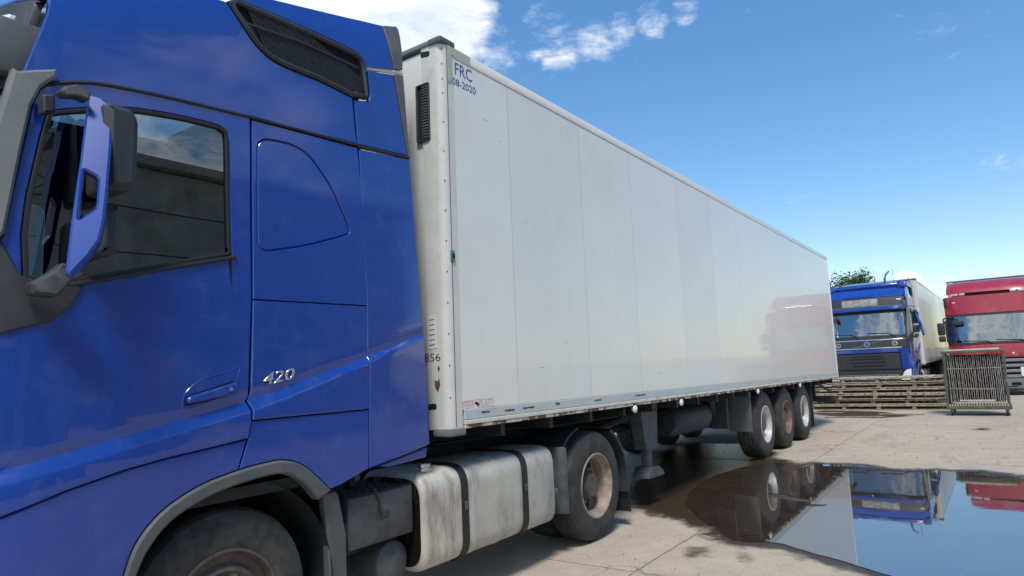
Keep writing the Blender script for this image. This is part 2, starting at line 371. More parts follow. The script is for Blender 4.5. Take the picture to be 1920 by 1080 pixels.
# ------------------------------------------------------------------ ground: slabs, wet patch, puddle
def concrete(name):
    m = bpy.data.materials.new(name); m.use_nodes = True; nt = m.node_tree; N = nt.nodes; L = nt.links; b = N['Principled BSDF']
    g = N.new('ShaderNodeNewGeometry')
    def noise(scale, detail=8, rough=.6, dist=0, st=None):
        n = N.new('ShaderNodeTexNoise'); n.inputs['Scale'].default_value = scale; n.inputs['Detail'].default_value = detail
        n.inputs['Roughness'].default_value = rough; n.inputs['Distortion'].default_value = dist
        src = g.outputs['Position']
        if st:
            mp = N.new('ShaderNodeMapping'); mp.inputs['Scale'].default_value = st; L.new(src, mp.inputs[0]); src = mp.outputs[0]
        L.new(src, n.inputs[0]); return n.outputs[0]
    def ramp(s, lo, hi, a=0., c=1., sm=False):
        r = N.new('ShaderNodeMapRange'); r.inputs['From Min'].default_value = lo; r.inputs['From Max'].default_value = hi
        r.inputs['To Min'].default_value = a; r.inputs['To Max'].default_value = c; r.interpolation_type = 'SMOOTHSTEP' if sm else 'LINEAR'
        L.new(s, r.inputs[0]); return r.outputs[0]
    def mix(f, a, c, mode='MIX'):
        x = N.new('ShaderNodeMix'); x.data_type = 'RGBA'; x.blend_type = mode
        for i, s in ((0, f), (6, a), (7, c)):
            if hasattr(s, 'links'): L.new(s, x.inputs[i])
            else: x.inputs[i].default_value = s if i == 0 else (*s, 1)
        return x.outputs[2]
    def mth(op, a, c):
        n = N.new('ShaderNodeMath'); n.operation = op
        for i, s in enumerate((a, c)):
            if hasattr(s, 'links'): L.new(s, n.inputs[i])
            else: n.inputs[i].default_value = s
        return n.outputs[0]
    c = mix(ramp(noise(.5, 6), .3, .7), (.40, .32, .23), (.50, .415, .31))
    c = mix(ramp(noise(3.5, 9, .7), .35, .75, 0, .75), c, (.27, .235, .195))                 # blotches
    c = mix(ramp(noise(1.2, 9, .7, .6, (1, .25, 1)), .54, .70, 0, .75), c, (.21, .18, .15))     # tyre-dragged dirt
    c = mix(ramp(noise(42, 5, .7), .42, .62, 0, .55), c, (.50, .455, .39))                      # exposed sand
    c = mix(ramp(noise(85, 4, .7), .58, .66, 0, .55), c, (.16, .14, .12))                     # aggregate
    c = mix(mth('MULTIPLY', ramp(noise(.9, 4, .55, .3), .60, .70, 0, .55), ramp(noise(6, 6, .7), .35, .6)), c, (.15, .125, .10))   # old oil
    vo = N.new('ShaderNodeTexVoronoi'); vo.inputs['Scale'].default_value = 160; L.new(g.outputs['Position'], vo.inputs['Vector'])
    c = mix(ramp(vo.outputs['Distance'], 0, .35, .25, 0), c, (.20, .175, .15))
    # hairline cracks
    v2 = N.new('ShaderNodeTexVoronoi'); v2.feature = 'DISTANCE_TO_EDGE'; v2.inputs['Scale'].default_value = .33
    wv = N.new('ShaderNodeVectorMath'); wv.operation = 'ADD'; nn = N.new('ShaderNodeTexNoise'); nn.inputs['Scale'].default_value = 1.6; nn.inputs['Detail'].default_value = 8
    L.new(g.outputs['Position'], nn.inputs[0]); sc_ = N.new('ShaderNodeVectorMath'); sc_.operation = 'SCALE'; sc_.inputs['Scale'].default_value = .9
    L.new(nn.outputs['Color'], sc_.inputs[0]); L.new(g.outputs['Position'], wv.inputs[0]); L.new(sc_.outputs[0], wv.inputs[1]); L.new(wv.outputs[0], v2.inputs['Vector'])
    crack = mth('MULTIPLY', ramp(v2.outputs['Distance'], .0015, .006, 1, 0), ramp(noise(.8, 2), .5, .6))
    c = mix(mth('MULTIPLY', crack, .9), c, (.12, .105, .09))
    at = N.new('ShaderNodeAttribute'); at.attribute_name = 'wet'
    wet = ramp(mth('ADD', mth('SUBTRACT', at.outputs['Fac'], 5), mth('MULTIPLY', mth('SUBTRACT', noise(5, 8, .65), .5), .5)), -.26, -.05, 0, 1, True)
    c2 = mix(1, c, (.115, .095, .08), 'MULTIPLY'); c = mix(wet, c, c2)
    L.new(c, b.inputs['Base Color']); b.inputs['Specular IOR Level'].default_value = .35
    L.new(ramp(wet, 0, 1, .9, .34), b.inputs['Roughness'])
    bp = N.new('ShaderNodeBump'); bp.inputs['Strength'].default_value = .55; bp.inputs['Distance'].default_value = .006
    h = mth('ADD', mth('MULTIPLY', noise(60, 6, .7), 1), mth('MULTIPLY', noise(7, 6), .8)); h = mth('SUBTRACT', h, mth('MULTIPLY', crack, .8))
    L.new(h, bp.inputs['Height']); L.new(bp.outputs[0], b.inputs['Normal'])
    MATS[name] = m
concrete('concrete')

def water(name):
    m = bpy.data.materials.new(name); m.use_nodes = True; nt = m.node_tree; N = nt.nodes; L = nt.links; b = N['Principled BSDF']
    b.inputs['Base Color'].default_value = (.045, .036, .028, 1); b.inputs['Roughness'].default_value = .015; b.inputs['IOR'].default_value = 5.5
    g = N.new('ShaderNodeNewGeometry'); n = N.new('ShaderNodeTexNoise'); n.inputs['Scale'].default_value = 2.5; n.inputs['Detail'].default_value = 5; n.inputs['Roughness'].default_value = .65
    L.new(g.outputs['Position'], n.inputs[0])
    x = N.new('ShaderNodeMix'); x.data_type = 'RGBA'; x.inputs[6].default_value = (.020, .015, .011, 1); x.inputs[7].default_value = (.075, .058, .044, 1)
    L.new(n.outputs[0], x.inputs[0]); L.new(x.outputs[2], b.inputs['Base Color'])
    sp1 = N.new('ShaderNodeTexNoise'); sp1.inputs['Scale'].default_value = 38; sp1.inputs['Detail'].default_value = 3; L.new(g.outputs['Position'], sp1.inputs[0])
    mr = N.new('ShaderNodeMapRange'); mr.inputs['From Min'].default_value = .69; mr.inputs['From Max'].default_value = .73; L.new(sp1.outputs[0], mr.inputs[0])
    y = N.new('ShaderNodeMix'); y.data_type = 'RGBA'; y.inputs[7].default_value = (.24, .21, .17, 1); L.new(mr.outputs[0], y.inputs[0]); L.new(x.outputs[2], y.inputs[6]); L.new(y.outputs[2], b.inputs['Base Color'])
    rm = N.new('ShaderNodeMapRange'); rm.inputs['From Min'].default_value = .5; rm.inputs['From Max'].default_value = .75; rm.inputs['To Min'].default_value = .012; rm.inputs['To Max'].default_value = .09; L.new(n.outputs[0], rm.inputs[0]); L.new(rm.outputs[0], b.inputs['Roughness'])
    n2 = N.new('ShaderNodeTexNoise'); n2.inputs['Scale'].default_value = 9; n2.inputs['Detail'].default_value = 2; L.new(g.outputs['Position'], n2.inputs[0])
    bp = N.new('ShaderNodeBump'); bp.inputs['Strength'].default_value = .03; bp.inputs['Distance'].default_value = .004; L.new(n2.outputs[0], bp.inputs['Height']); L.new(bp.outputs[0], b.inputs['Normal'])
    MATS[name] = m
water('water')

def g2(u, v): p = atz(u, v); return (p.x, p.y)
PUD = [g2(*q) for q in ((1200, 935), (1213, 947), (1240, 961), (1275, 966), (1302, 977), (1338, 986), (1351, 1000), (1375, 1013), (1400, 1018), (1440, 1018), (1465, 1021), (1505, 1032),
       (1540, 1043), (1570, 1050), (1620, 1066), (1668, 1081), (1760, 1108), (1930, 1130), (2250, 1120), (2500, 1040), (2400, 960), (2150, 915), (1990, 902), (1920, 895), (1890, 891), (1840, 884), (1790, 884), (1750, 881), (1700, 883), (1648, 879),
       (1620, 872), (1587, 870), (1556, 871), (1526, 868), (1500, 875), (1482, 872), (1465, 864), (1440, 861), (1405, 866), (1380, 862), (1340, 864), (1300, 868), (1262, 866), (1240, 872), (1226, 890), (1208, 915))]
# standing water: the deeper right-hand part of the wet patch
WATER = [g2(*q) for q in ((1325, 982), (1338, 985), (1351, 999), (1375, 1012), (1400, 1017), (1440, 1017), (1465, 1020), (1505, 1031), (1540, 1042), (1570, 1049), (1620, 1065), (1668, 1080), (1760, 1107), (1930, 1129), (2250, 1119), (2500, 1040), (2400, 961), (2150, 916), (1990, 903), (1920, 896),
       (1890, 892), (1840, 885), (1790, 885), (1750, 882), (1700, 884), (1648, 880), (1620, 873), (1587, 871), (1556, 872), (1530, 870), (1505, 878), (1482, 874), (1462, 868), (1440, 868), (1415, 872), (1385, 878), (1350, 888), (1318, 903), (1292, 922), (1285, 940), (1296, 958), (1310, 973))]
ISL = [[g2(*q) for q in isl] for isl in (
    ((1466, 873), (1480, 870), (1497, 876), (1495, 883), (1478, 884), (1466, 880)),
    ((1440, 926), (1470, 927), (1500, 934), (1524, 938), (1518, 942), (1490, 940), (1460, 934), (1442, 931)),
    ((1560, 891), (1583, 893), (1578, 896), (1562, 895)),
    ((1650, 889), (1668, 887), (1690, 889), (1682, 892), (1660, 892)),
    ((1502, 948), (1520, 946), (1552, 947), (1545, 950), (1520, 951)))]
def wiggle(poly, amp, step, seed, fix=None):
    rnd = random.Random(seed); out = []
    ph = [(rnd.uniform(0, 6.28), rnd.uniform(.6, 1)) for _ in range(6)]; s = 0
    for i, p in enumerate(poly):
        q = poly[(i+1) % len(poly)]; d = Vector(q)-Vector(p); n = max(1, int(d.length/step)); nn = Vector((d.y, -d.x)).normalized() if d.length else Vector((0, 0))
        for k in range(n):
            pt = Vector(p)+d*(k/n); s += d.length/n
            o = sum(a*sin(s*f+h)/f**.6 for (h, a), f in zip(ph, (4, 9, 17, 31, 53, 87)))*amp
            out.append(tuple(pt+nn*o))
    return out
def sdist(p, poly):
    x, y = p; ins = False; best = 1e9; n = len(poly)
    for i in range(n):
        x0, y0 = poly[i]; x1, y1 = poly[(i+1) % n]
        if (y0 > y) != (y1 > y) and x < (x1-x0)*(y-y0)/(y1-y0)+x0: ins = not ins
        dx, dy = x1-x0, y1-y0; t = max(0, min(1, ((x-x0)*dx+(y-y0)*dy)/(dx*dx+dy*dy+1e-12)))
        best = min(best, (x-x0-t*dx)**2+(y-y0-t*dy)**2)
    return sqrt(best)*(1 if ins else -1)

def make_ground():
    b = B(); b.box(-1500, 1500, -1500, 1500, -.5, -.016)
    gr = b.build('ground', 'concrete', None, None); gr['kind'] = 'structure'
    xs = [.63+3.5*k for k in range(-4, 5)]; ys = [1.3+6*k for k in range(-2, 7)]
    for i in range(len(xs)-1):
        for j in range(len(ys)-1):
            x0, x1, y0, y1 = xs[i], xs[i+1], ys[j], ys[j+1]
            near = x1 > -3 and x0 < 5 and y1 > 1 and y0 < 9
            nu, nv = (44, 75) if near else (12, 18)
            rnd = random.Random(i*31+j); g = .005; dz = rnd.uniform(-.003, .001)
            bm = bmesh.new(); lay = bm.verts.layers.float.new('wet'); rows = []
            for a in range(nu+1):
                row = []
                for c in range(nv+1):
                    x = x0+g+(x1-x0-2*g)*a/nu; y = y0+g+(y1-y0-2*g)*c/nv
                    e = min(a, nu-a, c, nv-c)
                    if e == 0: # worn, slightly ragged arris
                        x += (rnd.uniform(0, .012) if a == 0 else (-rnd.uniform(0, .012) if a == nu else 0)); y += (rnd.uniform(0, .010) if c == 0 else (-rnd.uniform(0, .010) if c == nv else 0))
                    v = bm.verts.new((x, y, dz-(.004 if e == 0 else 0))); row.append(v)
                    wv = max(-3, sdist((x, y), PUD)) if near else -3
                    for kq, q in enumerate(LEAK): wv = max(wv, sdist((x, y), q)-(.13 if kq < 4 else 0))
                    v[lay] = wv+5
                rows.append(row)
            for a in range(nu):
                for c in range(nv): bm.faces.new((rows[a][c], rows[a+1][c], rows[a+1][c+1], rows[a][c+1]))
            r = bmesh.ops.extrude_edge_only(bm, edges=[e for e in bm.edges if len(e.link_faces) == 1])
            for v in r['geom']:
                if isinstance(v, bmesh.types.BMVert): v.co.z = -.06
            bk = B(); bk.bm.free(); bk.bm = bm
            bk.build('slab', 'concrete', gr, 30)
    poly = wiggle(WATER, .020, .022, 3); holes = [wiggle(p, .008, .03, k) for k, p in enumerate(ISL)]
    from mathutils.geometry import delaunay_2d_cdt
    V, F_ = [], []
    for lp in [poly]+holes:
        F_.append(list(range(len(V), len(V)+len(lp)))); V += [Vector(p) for p in lp]
    vo, _, fo, *_x = delaunay_2d_cdt(V, [], F_, 4, 1e-6)
    bm = bmesh.new(); vv = [bm.verts.new((*v, .004)) for v in vo]
    for f in fo:
        c = sum((vo[i] for i in f), Vector((0, 0)))/len(f)
        if any(sdist(c, h) > 0 for h in holes) or sdist(c, poly) < 0: continue
        q = bm.faces.new([vv[i] for i in f]); q.normal_update()
        if q.normal.z < 0: q.normal_flip()
    pk = B(); pk.bm.free(); pk.bm = bm
    p = pk.build('puddle', 'water', None, None, recalc=False); p['kind'] = 'structure'
# damp spots away from the puddle
LEAK = [[g2(*q) for q in s] for s in (((1293, 1036), (1306, 1032), (1314, 1038), (1305, 1043), (1295, 1041)), ((1305, 1030), (1315, 1027), (1318, 1031), (1310, 1033)),
        ((1396, 1041), (1404, 1043), (1402, 1046), (1396, 1045)), ((1830, 803), (1850, 802), (1848, 806), (1834, 806)), ((1190, 930), (1225, 880), (1250, 850), (1300, 832), (1400, 834), (1440, 850), (1420, 872), (1300, 880), (1240, 910)), ((1540, 770), (1640, 772), (1700, 780), (1640, 783), (1560, 779), (1535, 776)))]
make_ground()

def make_gravel():
    rnd = random.Random(21); b = B()
    for _ in range(900):
        x = rnd.uniform(-1.5, 5.5); y = rnd.uniform(.5, 15); s_ = rnd.choice((.004, .006, .008, .012))*rnd.uniform(.6, 1.3)
        if sdist((x, y), PUD) > -.05 and rnd.random() < .8: continue
        c = Vector((x, y, s_*.3)); vs = [b.bm.verts.new(c+Vector((rnd.uniform(.5, 1.2)*s_*a, rnd.uniform(.5, 1.2)*s_*e, rnd.uniform(.4, .9)*s_*f))) for a, e, f in ((1, 0, 0), (-1, 0, 0), (0, 1, 0), (0, -1, 0), (0, 0, 1), (0, 0, -1))]
        for i in (0, 1):
            for j in (2, 3):
                for k in (4, 5): b.bm.faces.new((vs[i], vs[j], vs[k]))
    o = b.build('gravel', 'gravel', None, None); o['kind'] = 'stuff'; tag(o, 'loose grit scattered over the concrete yard', 'gravel')
mat('gravel', (.24, .21, .175), .9, var=.5, vscale=3)
make_gravel()

# ------------------------------------------------------------------ wheels
def wheel(parent, x, y, z, R, wd, rr, tyre, rimm, dish=.14, seg=56, convex=False, xin=1):
    """x = outer face; the wheel reaches inwards by wd. part 'wheel' = tyre, sub-parts rim and hub"""
    c = (x, y, z); q = -xin
    tp = [(q*.012, rr), (q*.004, rr+.03), (0, (R+rr)/2), (q*.006, R-.075), (q*.018, R-.04), (q*.03, R-.018), (q*.055, R-.003)]
    n = 4; w0, w1 = .055, wd-.055
    for k in range(n):
        a = w0+(w1-w0)*(k+.82)/n; e = w0+(w1-w0)*(k+1)/n
        tp += [(q*a, R), (q*(a+.003), R-.014), (q*(e-.003), R-.014), (q*e, R)] if k < n-1 else [(q*w1, R-.003)]
    tp += [(q*(wd-.03), R-.018), (q*(wd-.012), R-.05), (q*wd, (R+rr)/2), (q*(wd-.012), rr)]
    t = B().lathe(tp, c, 'X', seg).build('wheel', tyre, parent, 30)
    d = dish
    if convex:
        rp = [(q*.020, rr+.004), (q*.006, rr+.002), (q*.004, rr-.012), (q*.02, rr-.022), (q*.05, rr-.03), (q*.055, rr-.07), (q*.02, .19), (q*.03, .155), (-q*.03, .14), (-q*.035, .06), (-q*.03, .001)]
    else:
        rp = [(q*.022, rr+.004), (q*.006, rr+.003), (q*.003, rr-.010), (q*.016, rr-.020), (q*.05, rr-.032), (q*.07, rr-.05), (q*d, rr-.058), (q*(d+.012), rr-.075), (q*(d-.012), .17), (q*d, .145)]
    B().lathe(rp, c, 'X', seg).build('rim', rimm, t, 28)
    if not convex:
        B().lathe([(q*(d+.01), .15), (q*(d-.03), .14), (q*(d-.09), .115), (q*(d-.105), .10), (q*(d-.105), .001)], c, 'X', 24).build('hub', 'hub', t, 28)
        hb = B()
        for k in range(8):
            a = 2*pi*k/8+.2; cy, cz = y+.195*cos(a), z+.195*sin(a)
            hb.lathe([(0, .027), (.004*xin, .027), (.004*xin, .001)], (x+q*(d-.012), cy, cz), 'X', 12)
        hb.build('hand_holes', 'gap', t, 28, kind='stuff')
    nb = B()
    for k in range(10):
        a = 2*pi*k/10; rn = .16
        xx = x+(q*(d+.005) if not convex else q*.028)
        nb.lathe([(0, .016), (.028*xin, .016), (.032*xin, .010), (.032*xin, .001)], (xx, y+rn*cos(a), z+rn*sin(a)), 'X', 6)
    nb.build('wheel_nuts', 'hub', t, 28, kind='stuff')
    return t

# ------------------------------------------------------------------ the blue tractor unit
XC = -1.30
def S(y, z):
    x = -.055 - .030*max(0, z-2.1) - .05*max(0, 1.0-z)
    x -= .9*max(0, -2.55-y)**2
    zr = ztop(y); x -= .5*max(0, min(z, zr+.05)-(zr-.30))**2
    return x
def ztop(y):
    pts = [(-2.7, 3.42), (-2.35, 3.60), (-1.8, 3.83), (-1.4, 3.93), (-.6, 4.09), (-.2, 4.14)]
    if y <= pts[0][0]: return pts[0][1]
    for (a, b), (c, d) in zip(pts, pts[1:]):
        if y <= c: return b+(d-b)*(y-a)/(c-a)
    return pts[-1][1]
def side(y, z, d=0): return Vector((S(y, z)+d, y, z))
def sp(u, v):
    X = -.06
    for _ in range(6): p = atx(u, v, X); X = S(p.y, p.z)
    return (p.y, p.z)
def SP(*pts): return [q[1:] if q[0] == 'w' else sp(*q) for q in pts]
def yfront(x, z):
    P = [(.3, -3.02), (.7, -3.12), (1.7, -3.13), (2.1, -3.08), (2.9, -2.90), (3.35, -2.80), (3.5, -2.68), (3.7, -2.35), (3.9, -1.9)]
    y0 = P[-1][1]
    if z <= P[0][0]: y0 = P[0][1]
    else:
        for (a, b), (c, d) in zip(P, P[1:]):
            if z <= c: y0 = b+(d-b)*(z-a)/(c-a); break
    t = abs(x-XC)/1.23
    return y0+.10*t*t+.17*t**8
def front(h, z, d=0): return Vector((XC+h, yfront(XC+h, z)-d, z))

# shoulder line pressed into door, locker and deflector
CL = [sp(0, 884), sp(466, 751), sp(690, 668), sp(800, 622)]
def shoulder(y, z):
    if y < CL[1][0]: a, b = CL[0], CL[1]
    elif y < CL[2][0]: a, b = CL[1], CL[2]
    else: a, b = CL[2], CL[3]
    zl = a[1]+(b[1]-a[1])*(y-a[0])/(b[0]-a[0]); d = zl-z
    h = .024*max(0, min(1, (-.1-y)/.5))
    wd = .065*max(.35, min(1, (-.3-y)/1.0))
    if d < -.05: return 0
    if d < 0: return -.007*(1+d/.05)
    if d < wd: return -.007+(h+.007)*(d/wd)
    if d < .5: return h*(1-(d-wd)/.9)
    return h*.5
def shoulder_cuts(i):
    a, b = Vector(CL[i]), Vector(CL[i+1]); n = Vector((-(b-a).y, (b-a).x)).normalized()
    return [((a+n*o)[:], n[:]) for o in (.05, .025, 0, -.02, -.045, -.065, -.12)]

def make_tractor():
    T = thing('tractor_unit', 'bright blue sleeper cab tractor unit marked 420 coupled to the long white trailer', 'truck', (XC, -1.72, 0), 'blue tractor units in the yard')
    seal = cr([(60, 192), (75, 167), (100, 157), (175, 156), (280, 175), (380, 198), (470, 220)], 6)
    win = cr([(66, 300), (88, 217), (104, 208), (170, 203), (245, 203), (330, 216), (398, 232), (418, 241), (428, 262), (430, 370), (433, 476)], 4) + [(433, 478), (300, 502), (140, 530), (60, 527), (44, 520), (41, 440), (50, 370)]
    WIN = SP(*win)
    door_o = SP(*seal, (471, 300), (471, 400), (473, 560), (470, 650), (467, 745), (463, 752), (468, 768), (468, 789), (463, 822), (400, 837.5), (310, 859), (230, 881.5), (120, 920.5), (0, 969.5)) + [(-2.90, 1.12), (-2.94, 1.9), (-2.80, 2.12)] + SP((3, 440), (35, 300))
    door = panel('door', door_o, side, 'blue_low', T, holes=[WIN], disp=shoulder, cuts=shoulder_cuts(0))
    panel('window_seal', WIN, side, 'rubber', door, gap=0, rad=.003, ring=.018, depth=.03, lift=.004)
    panel('window_glass', WIN, side, 'glass_side', door, gap=.012, rad=0, depth=0, lift=-.012)
    B().tube([side(*sp(u, v), .004) for u, v in ((441, 482), (300, 505), (140, 533), (100, 537))], [.011]*4, 8).build('belt_strip', 'rubber', door)
    B().tube([side(*p, .001) for p in SP(*seal, (668, 272))], .009, 6).build('door_seal', 'rubber', door)
    # handle in its scoop
    hs = [sp(*q) for q in cr([(341, 752), (347, 735), (375, 712), (430, 693), (450, 686), (446, 712), (436, 735), (400, 752), (352, 767), (341, 762)], 4)]
    panel('handle_scoop', hs, side, 'blue_low', door, gap=0, rad=.004, ring=.010, depth=.012, lift=.002, cell=.5)
    panel('scoop_shadow_gap', [sp(*q) for q in rounded([(343, 764), (349, 744), (440, 712), (438, 738)], 12)], side, 'gap', door, gap=0, rad=0, depth=0, lift=.0035, cell=.5)
    hd = panel('handle', [sp(*q) for q in rounded([(346, 758), (347, 745), (441, 716), (436, 734), (424, 741)], 9)], side, 'blue_low', door, gap=0, rad=.008, depth=.02, lift=.030, cell=.5)
    B().lathe([(0, .011), (.006, .010), (.006, .001)], side(*sp(427, 730), .028), 'X', 12).build('lock', 'chrome', hd)
    # upper cab side and roof
    vent_low = cr([(425, 2), (450, 40), (480, 84), (520, 118), (600, 152), (662, 183)], 4)
    vent_top = cr([(440, -4), (560, 47), (655, 91), (677, 106), (686, 128)], 4)
    up_o = [(-2.60, 3.30), (-2.58, 3.44), (-2.3, ztop(-2.3)-.02), (-2.0, ztop(-2.0)-.02)] + SP(*vent_low, (667, 240), (671, 271), (570, 247), (470, 219)) + SP(*seal[::-1]) + SP((47, 180), (42, 130))
    panel('roof_side', up_o, side, 'blue', T, gap=.005)
    vf = panel('vent_frame', SP(*vent_low, (669, 182), (691, 186), *vent_top[::-1]), side, 'trim', T, gap=.003, rad=.012, ring=.034, depth=.05, lift=.014, even=False)
    # vent slats run down and back across the opening
    vb = panel('vent_backing', SP(*vent_low, (691, 186), *vent_top[::-1]), side, 'gap', vf, gap=.02, rad=0, depth=0, lift=-.03)
    VP = SP(*vent_low, (688, 182), *vent_top[::-1]); sl_ = B()
    for k in range(46):
        yt = sp(432, 0)[0]+.02+k*.026
        lo = None
        for j in range(60):
            t = j/59; y = yt+.30*t; z = 3.86-.62*t+.0*k
            z = z-(yt+1.77)*.36+.10
            if sdist((y, z), VP) > .026:
                if lo is None: lo = (y, z)
                hi = (y, z)
        if lo and (Vector(hi)-Vector(lo)).length > .02:
            a, c = side(*lo, -.012), side(*hi, -.012)
            sl_.prism([(0, 0), (.003, .014), (.013, .012), (.012, 0)], lambda p: a+Vector((p[1], p[0], 0)), lambda p: c+Vector((p[1], p[0], 0)))
    sl_.build('vent_slats', 'trim', vf, None, kind='stuff')
    B().tube([side(*sp(*q), .004) for q in ((455, 42), (560, 78), (672, 128))], .006, 6).build('vent_bar', 'trim', vf)
    dfl = SP(*vent_top, (690, 127), (738, 131), (716, 47), (640, 29), (520, 0), (480, -11))
    panel('roof_deflector', dfl, side, 'blue', T)
    panel('deflector_edge', SP((717, 47), (743, 49), (748, 56), (756, 131), (739, 130)), side, 'trim_grey', T, gap=.002)
    ue = panel('side_extension', SP((664, 186), (690, 189), (694, 178), (690, 132), (738, 139), (765, 293), (671, 271)), side, 'blue', T)
    panel('extension_edge', SP((740, 139), (757, 141), (769, 295), (766, 293)), side, 'trim_grey', ue, gap=.001)
    B().tube([side(*sp(*q), -.02) for q in ((690, 126), (722, 131), (757, 136))], .014, 6).build('deflector_stay', 'sticker', ue)
    B().tube([side(*sp(*q), -.008) for q in ((671, 274), (720, 285), (768, 296))], .012, 6).build('extension_seal', 'rubber', ue)
    # sleeper side with its pressed blind window
    pw = SP(*rounded([(482, 257), (548, 269), (582, 291), (622, 350), (658, 432), (650, 441), (572, 461), (484, 473)], 26, 5))
    sl2 = panel('sleeper_side', SP((472, 223), (570, 249), (671, 276), (683, 400), (690, 573.5), (474, 561.5)), side, 'blue', T, holes=[pw])
    panel('blind_window', pw, side, 'blue', sl2, gap=.0012, rad=.007, depth=.02, lift=-.003)
    hatch = panel('locker_hatch', SP((474, 561.5), (690, 573.5), (690, 767.5), (580, 777.5), (469, 788.5), (470, 768), (464, 752), (470, 735)), side, 'blue_low', T, disp=shoulder, cuts=shoulder_cuts(1))
    e0, e1, e2 = side(*sp(493, 723), .0), side(*sp(553, 710), .0), side(*sp(493, 700), 0)
    text('power_badge', '420', frame(e0+Vector((.004, 0, 0)), e1-e0, (0, 0, 1)), .063, 'chrome', hatch, width=(e1-e0).length*1.0, shear=.28, ext=.005, bold=.012)
    A_out = cr([(228, 1085), (252, 1020), (300, 960), (370, 912), (445, 882), (500, 867), (530, 863), (562, 871), (590, 893), (617, 919)], 5)
    A_in = cr([(250, 1085), (275, 1030), (320, 975), (390, 930), (460, 903), (515, 889), (545, 893), (570, 911), (592, 937)], 5)
    i445 = min(range(len(A_out)), key=lambda i: abs(A_out[i][0]-445))
    def low(y, z): return .024*.5 + (-.010 if (z-1.13-.16*(y+1.7)) > 0 else 0)*0
    panel('rear_lower_panel', SP((468, 788.5), (580, 777.5), (690, 767.5), (690, 879), (640, 908), (617, 918), *A_out[i445:-1][::-1], (452, 860), (463, 823)), side, 'blue_low', T, disp=low)
    panel('front_lower_panel', SP((0, 969.5), (120, 920.5), (230, 881.5), (310, 859), (400, 837.5), (462, 822.5), (452, 858), *A_out[:i445+1][::-1]) + [(-2.36, .60), (-2.40, .33), (-2.95, .33), (-2.90, 1.12)], side, 'blue_low', T, disp=low)
    panel('wheel_arch', [(-2.36, .60)]+SP(*A_out, *A_in[::-1])+[(-2.29, .60)], side, 'arch', T, gap=.001, rad=.010, depth=.06, lift=.026)
    panel('arch_flap', SP((611, 927), (634, 922), (640, 930), (654, 1000), (657, 1120), (624, 1120), (620, 1010)), side, 'arch', T, gap=0, rad=.008, depth=.05, lift=-.02)
    panel('side_deflector', SP((673, 279), (768, 298), (806, 833), (770, 848), (690, 879), (688, 575)), side, 'blue_low', T, disp=shoulder, cuts=shoulder_cuts(2))
    panel('deflector_lip', SP((707, 876), (806, 838), (804, 857), (735, 877)), side, 'blue_low', T, lift=-.02)
    # dark inner shell with the wheel opening, and the far side
    sh = [(-2.88, .5), (-2.34, .5)] + [(y, z+.03) for y, z in SP(*A_out)] + [(-.775, 1.12), (-.775, 3.72), (-1.75, 3.66), (-2.5, 3.36), (-2.56, 3.0), (-2.80, 2.1), (-2.88, 1.9)]
    panel('inner_shell', sh, side, 'gap', T, gap=0, rad=0, depth=.02, lift=-.036, holes=[WIN], cell=.3)
    def far(y, z, d=0): p = side(y, z, d); return Vector((2*XC-p.x, p.y, p.z))
    fs = panel('far_side', [(-2.9, .5)]+sh[1:-1]+[(-2.9, 1.9)], far, 'blue', T, gap=0, rad=0, depth=.02, holes=[WIN], cell=.3)
    panel('far_window', WIN, far, 'glass_side', fs, gap=.003, rad=0, depth=0, lift=-.01)
    # roof sheet, rear wall, floor
    def rf(i, j):
        y = -2.62+i*2.15; t = j*2-1; xl = S(y, ztop(y)-.03)-.016; hw = xl-XC
        return Vector((XC+hw*t, y, ztop(y)-.10+.10*(1-t**6)))
    B().grid(14, 12, rf).build('roof', 'blue', T, 60)
    B().box(2*XC+.14, -.14, -.86, -.82, 1.0, 3.75).build('rear_wall', 'trim', T)
    B().box(2*XC+.1, -.1, -2.9, -.86, 1.04, 1.10).build('floor', 'interior', T)
    # wheel housing
    wh = B().lathe([(0, .64), (-.75, .64)], (-.09, -1.72, .50), 'X', 24, -.25, pi+.25); B().box(-.845, -.825, -2.5, -.95, .3, 1.15).build('wheel_housing_wall', 'dark', T)
    wh.build('wheel_housing', 'dark', T)
    # interior
    B().box(2*XC+.12, -.12, -2.95, -2.50, 1.5, 2.06, .06).build('dashboard', 'interior', T)
    for xs in (-.62, -1.98):
        st_ = B().box(xs-.27, xs+.27, -2.05, -1.5, 1.62, 1.78, .05).build('seat', 'seat', T)
        B().box(xs-.25, xs+.25, -1.58, -1.40, 1.7, 2.42, .06).build('backrest', 'seat', st_); B().box(xs-.13, xs+.13, -1.53, -1.42, 2.40, 2.66, .04).build('headrest', 'seat', st_)
    wc = Vector((-.62, -2.42, 2.10)); ax = Vector((0, .45, .89)).normalized(); e_1 = Vector((1, 0, 0)); e_2 = ax.cross(e_1)
    st = B().tube([wc+(e_1*cos(a)+e_2*sin(a))*.225 for a in [2*pi*k/28 for k in range(29)]], .016, 8, False)
    for a in (-pi/2, .25, pi-.25): st.tube([wc-ax*.05, wc+(e_1*cos(a)+e_2*sin(a))*.22], .014, 6)
    st.tube([wc-ax*.05, wc-ax*.5], .03, 8); st.build('steering_wheel', 'trim_grey', T)
    for k, xx in enumerate((-.35, -1.3, -2.2)): B().tube([(xx, -2.74, 2.86), (xx, -2.86, 2.80), (xx, -2.9, 2.62)], .02, 6).build('sun_blind_bracket', 'trim_grey', T)
    # A-pillar wind deflector, mirror foot
    panel('pillar_deflector', SP((102, 133), (102, 148), (72, 167), (54, 202), (36, 282), (4, 438))+[(-2.86, 2.1), (-2.90, 2.06), (-2.72, 3.0)]+SP((30, 136)), side, 'trim_light', T, gap=0, rad=.012, depth=.05, lift=.035)
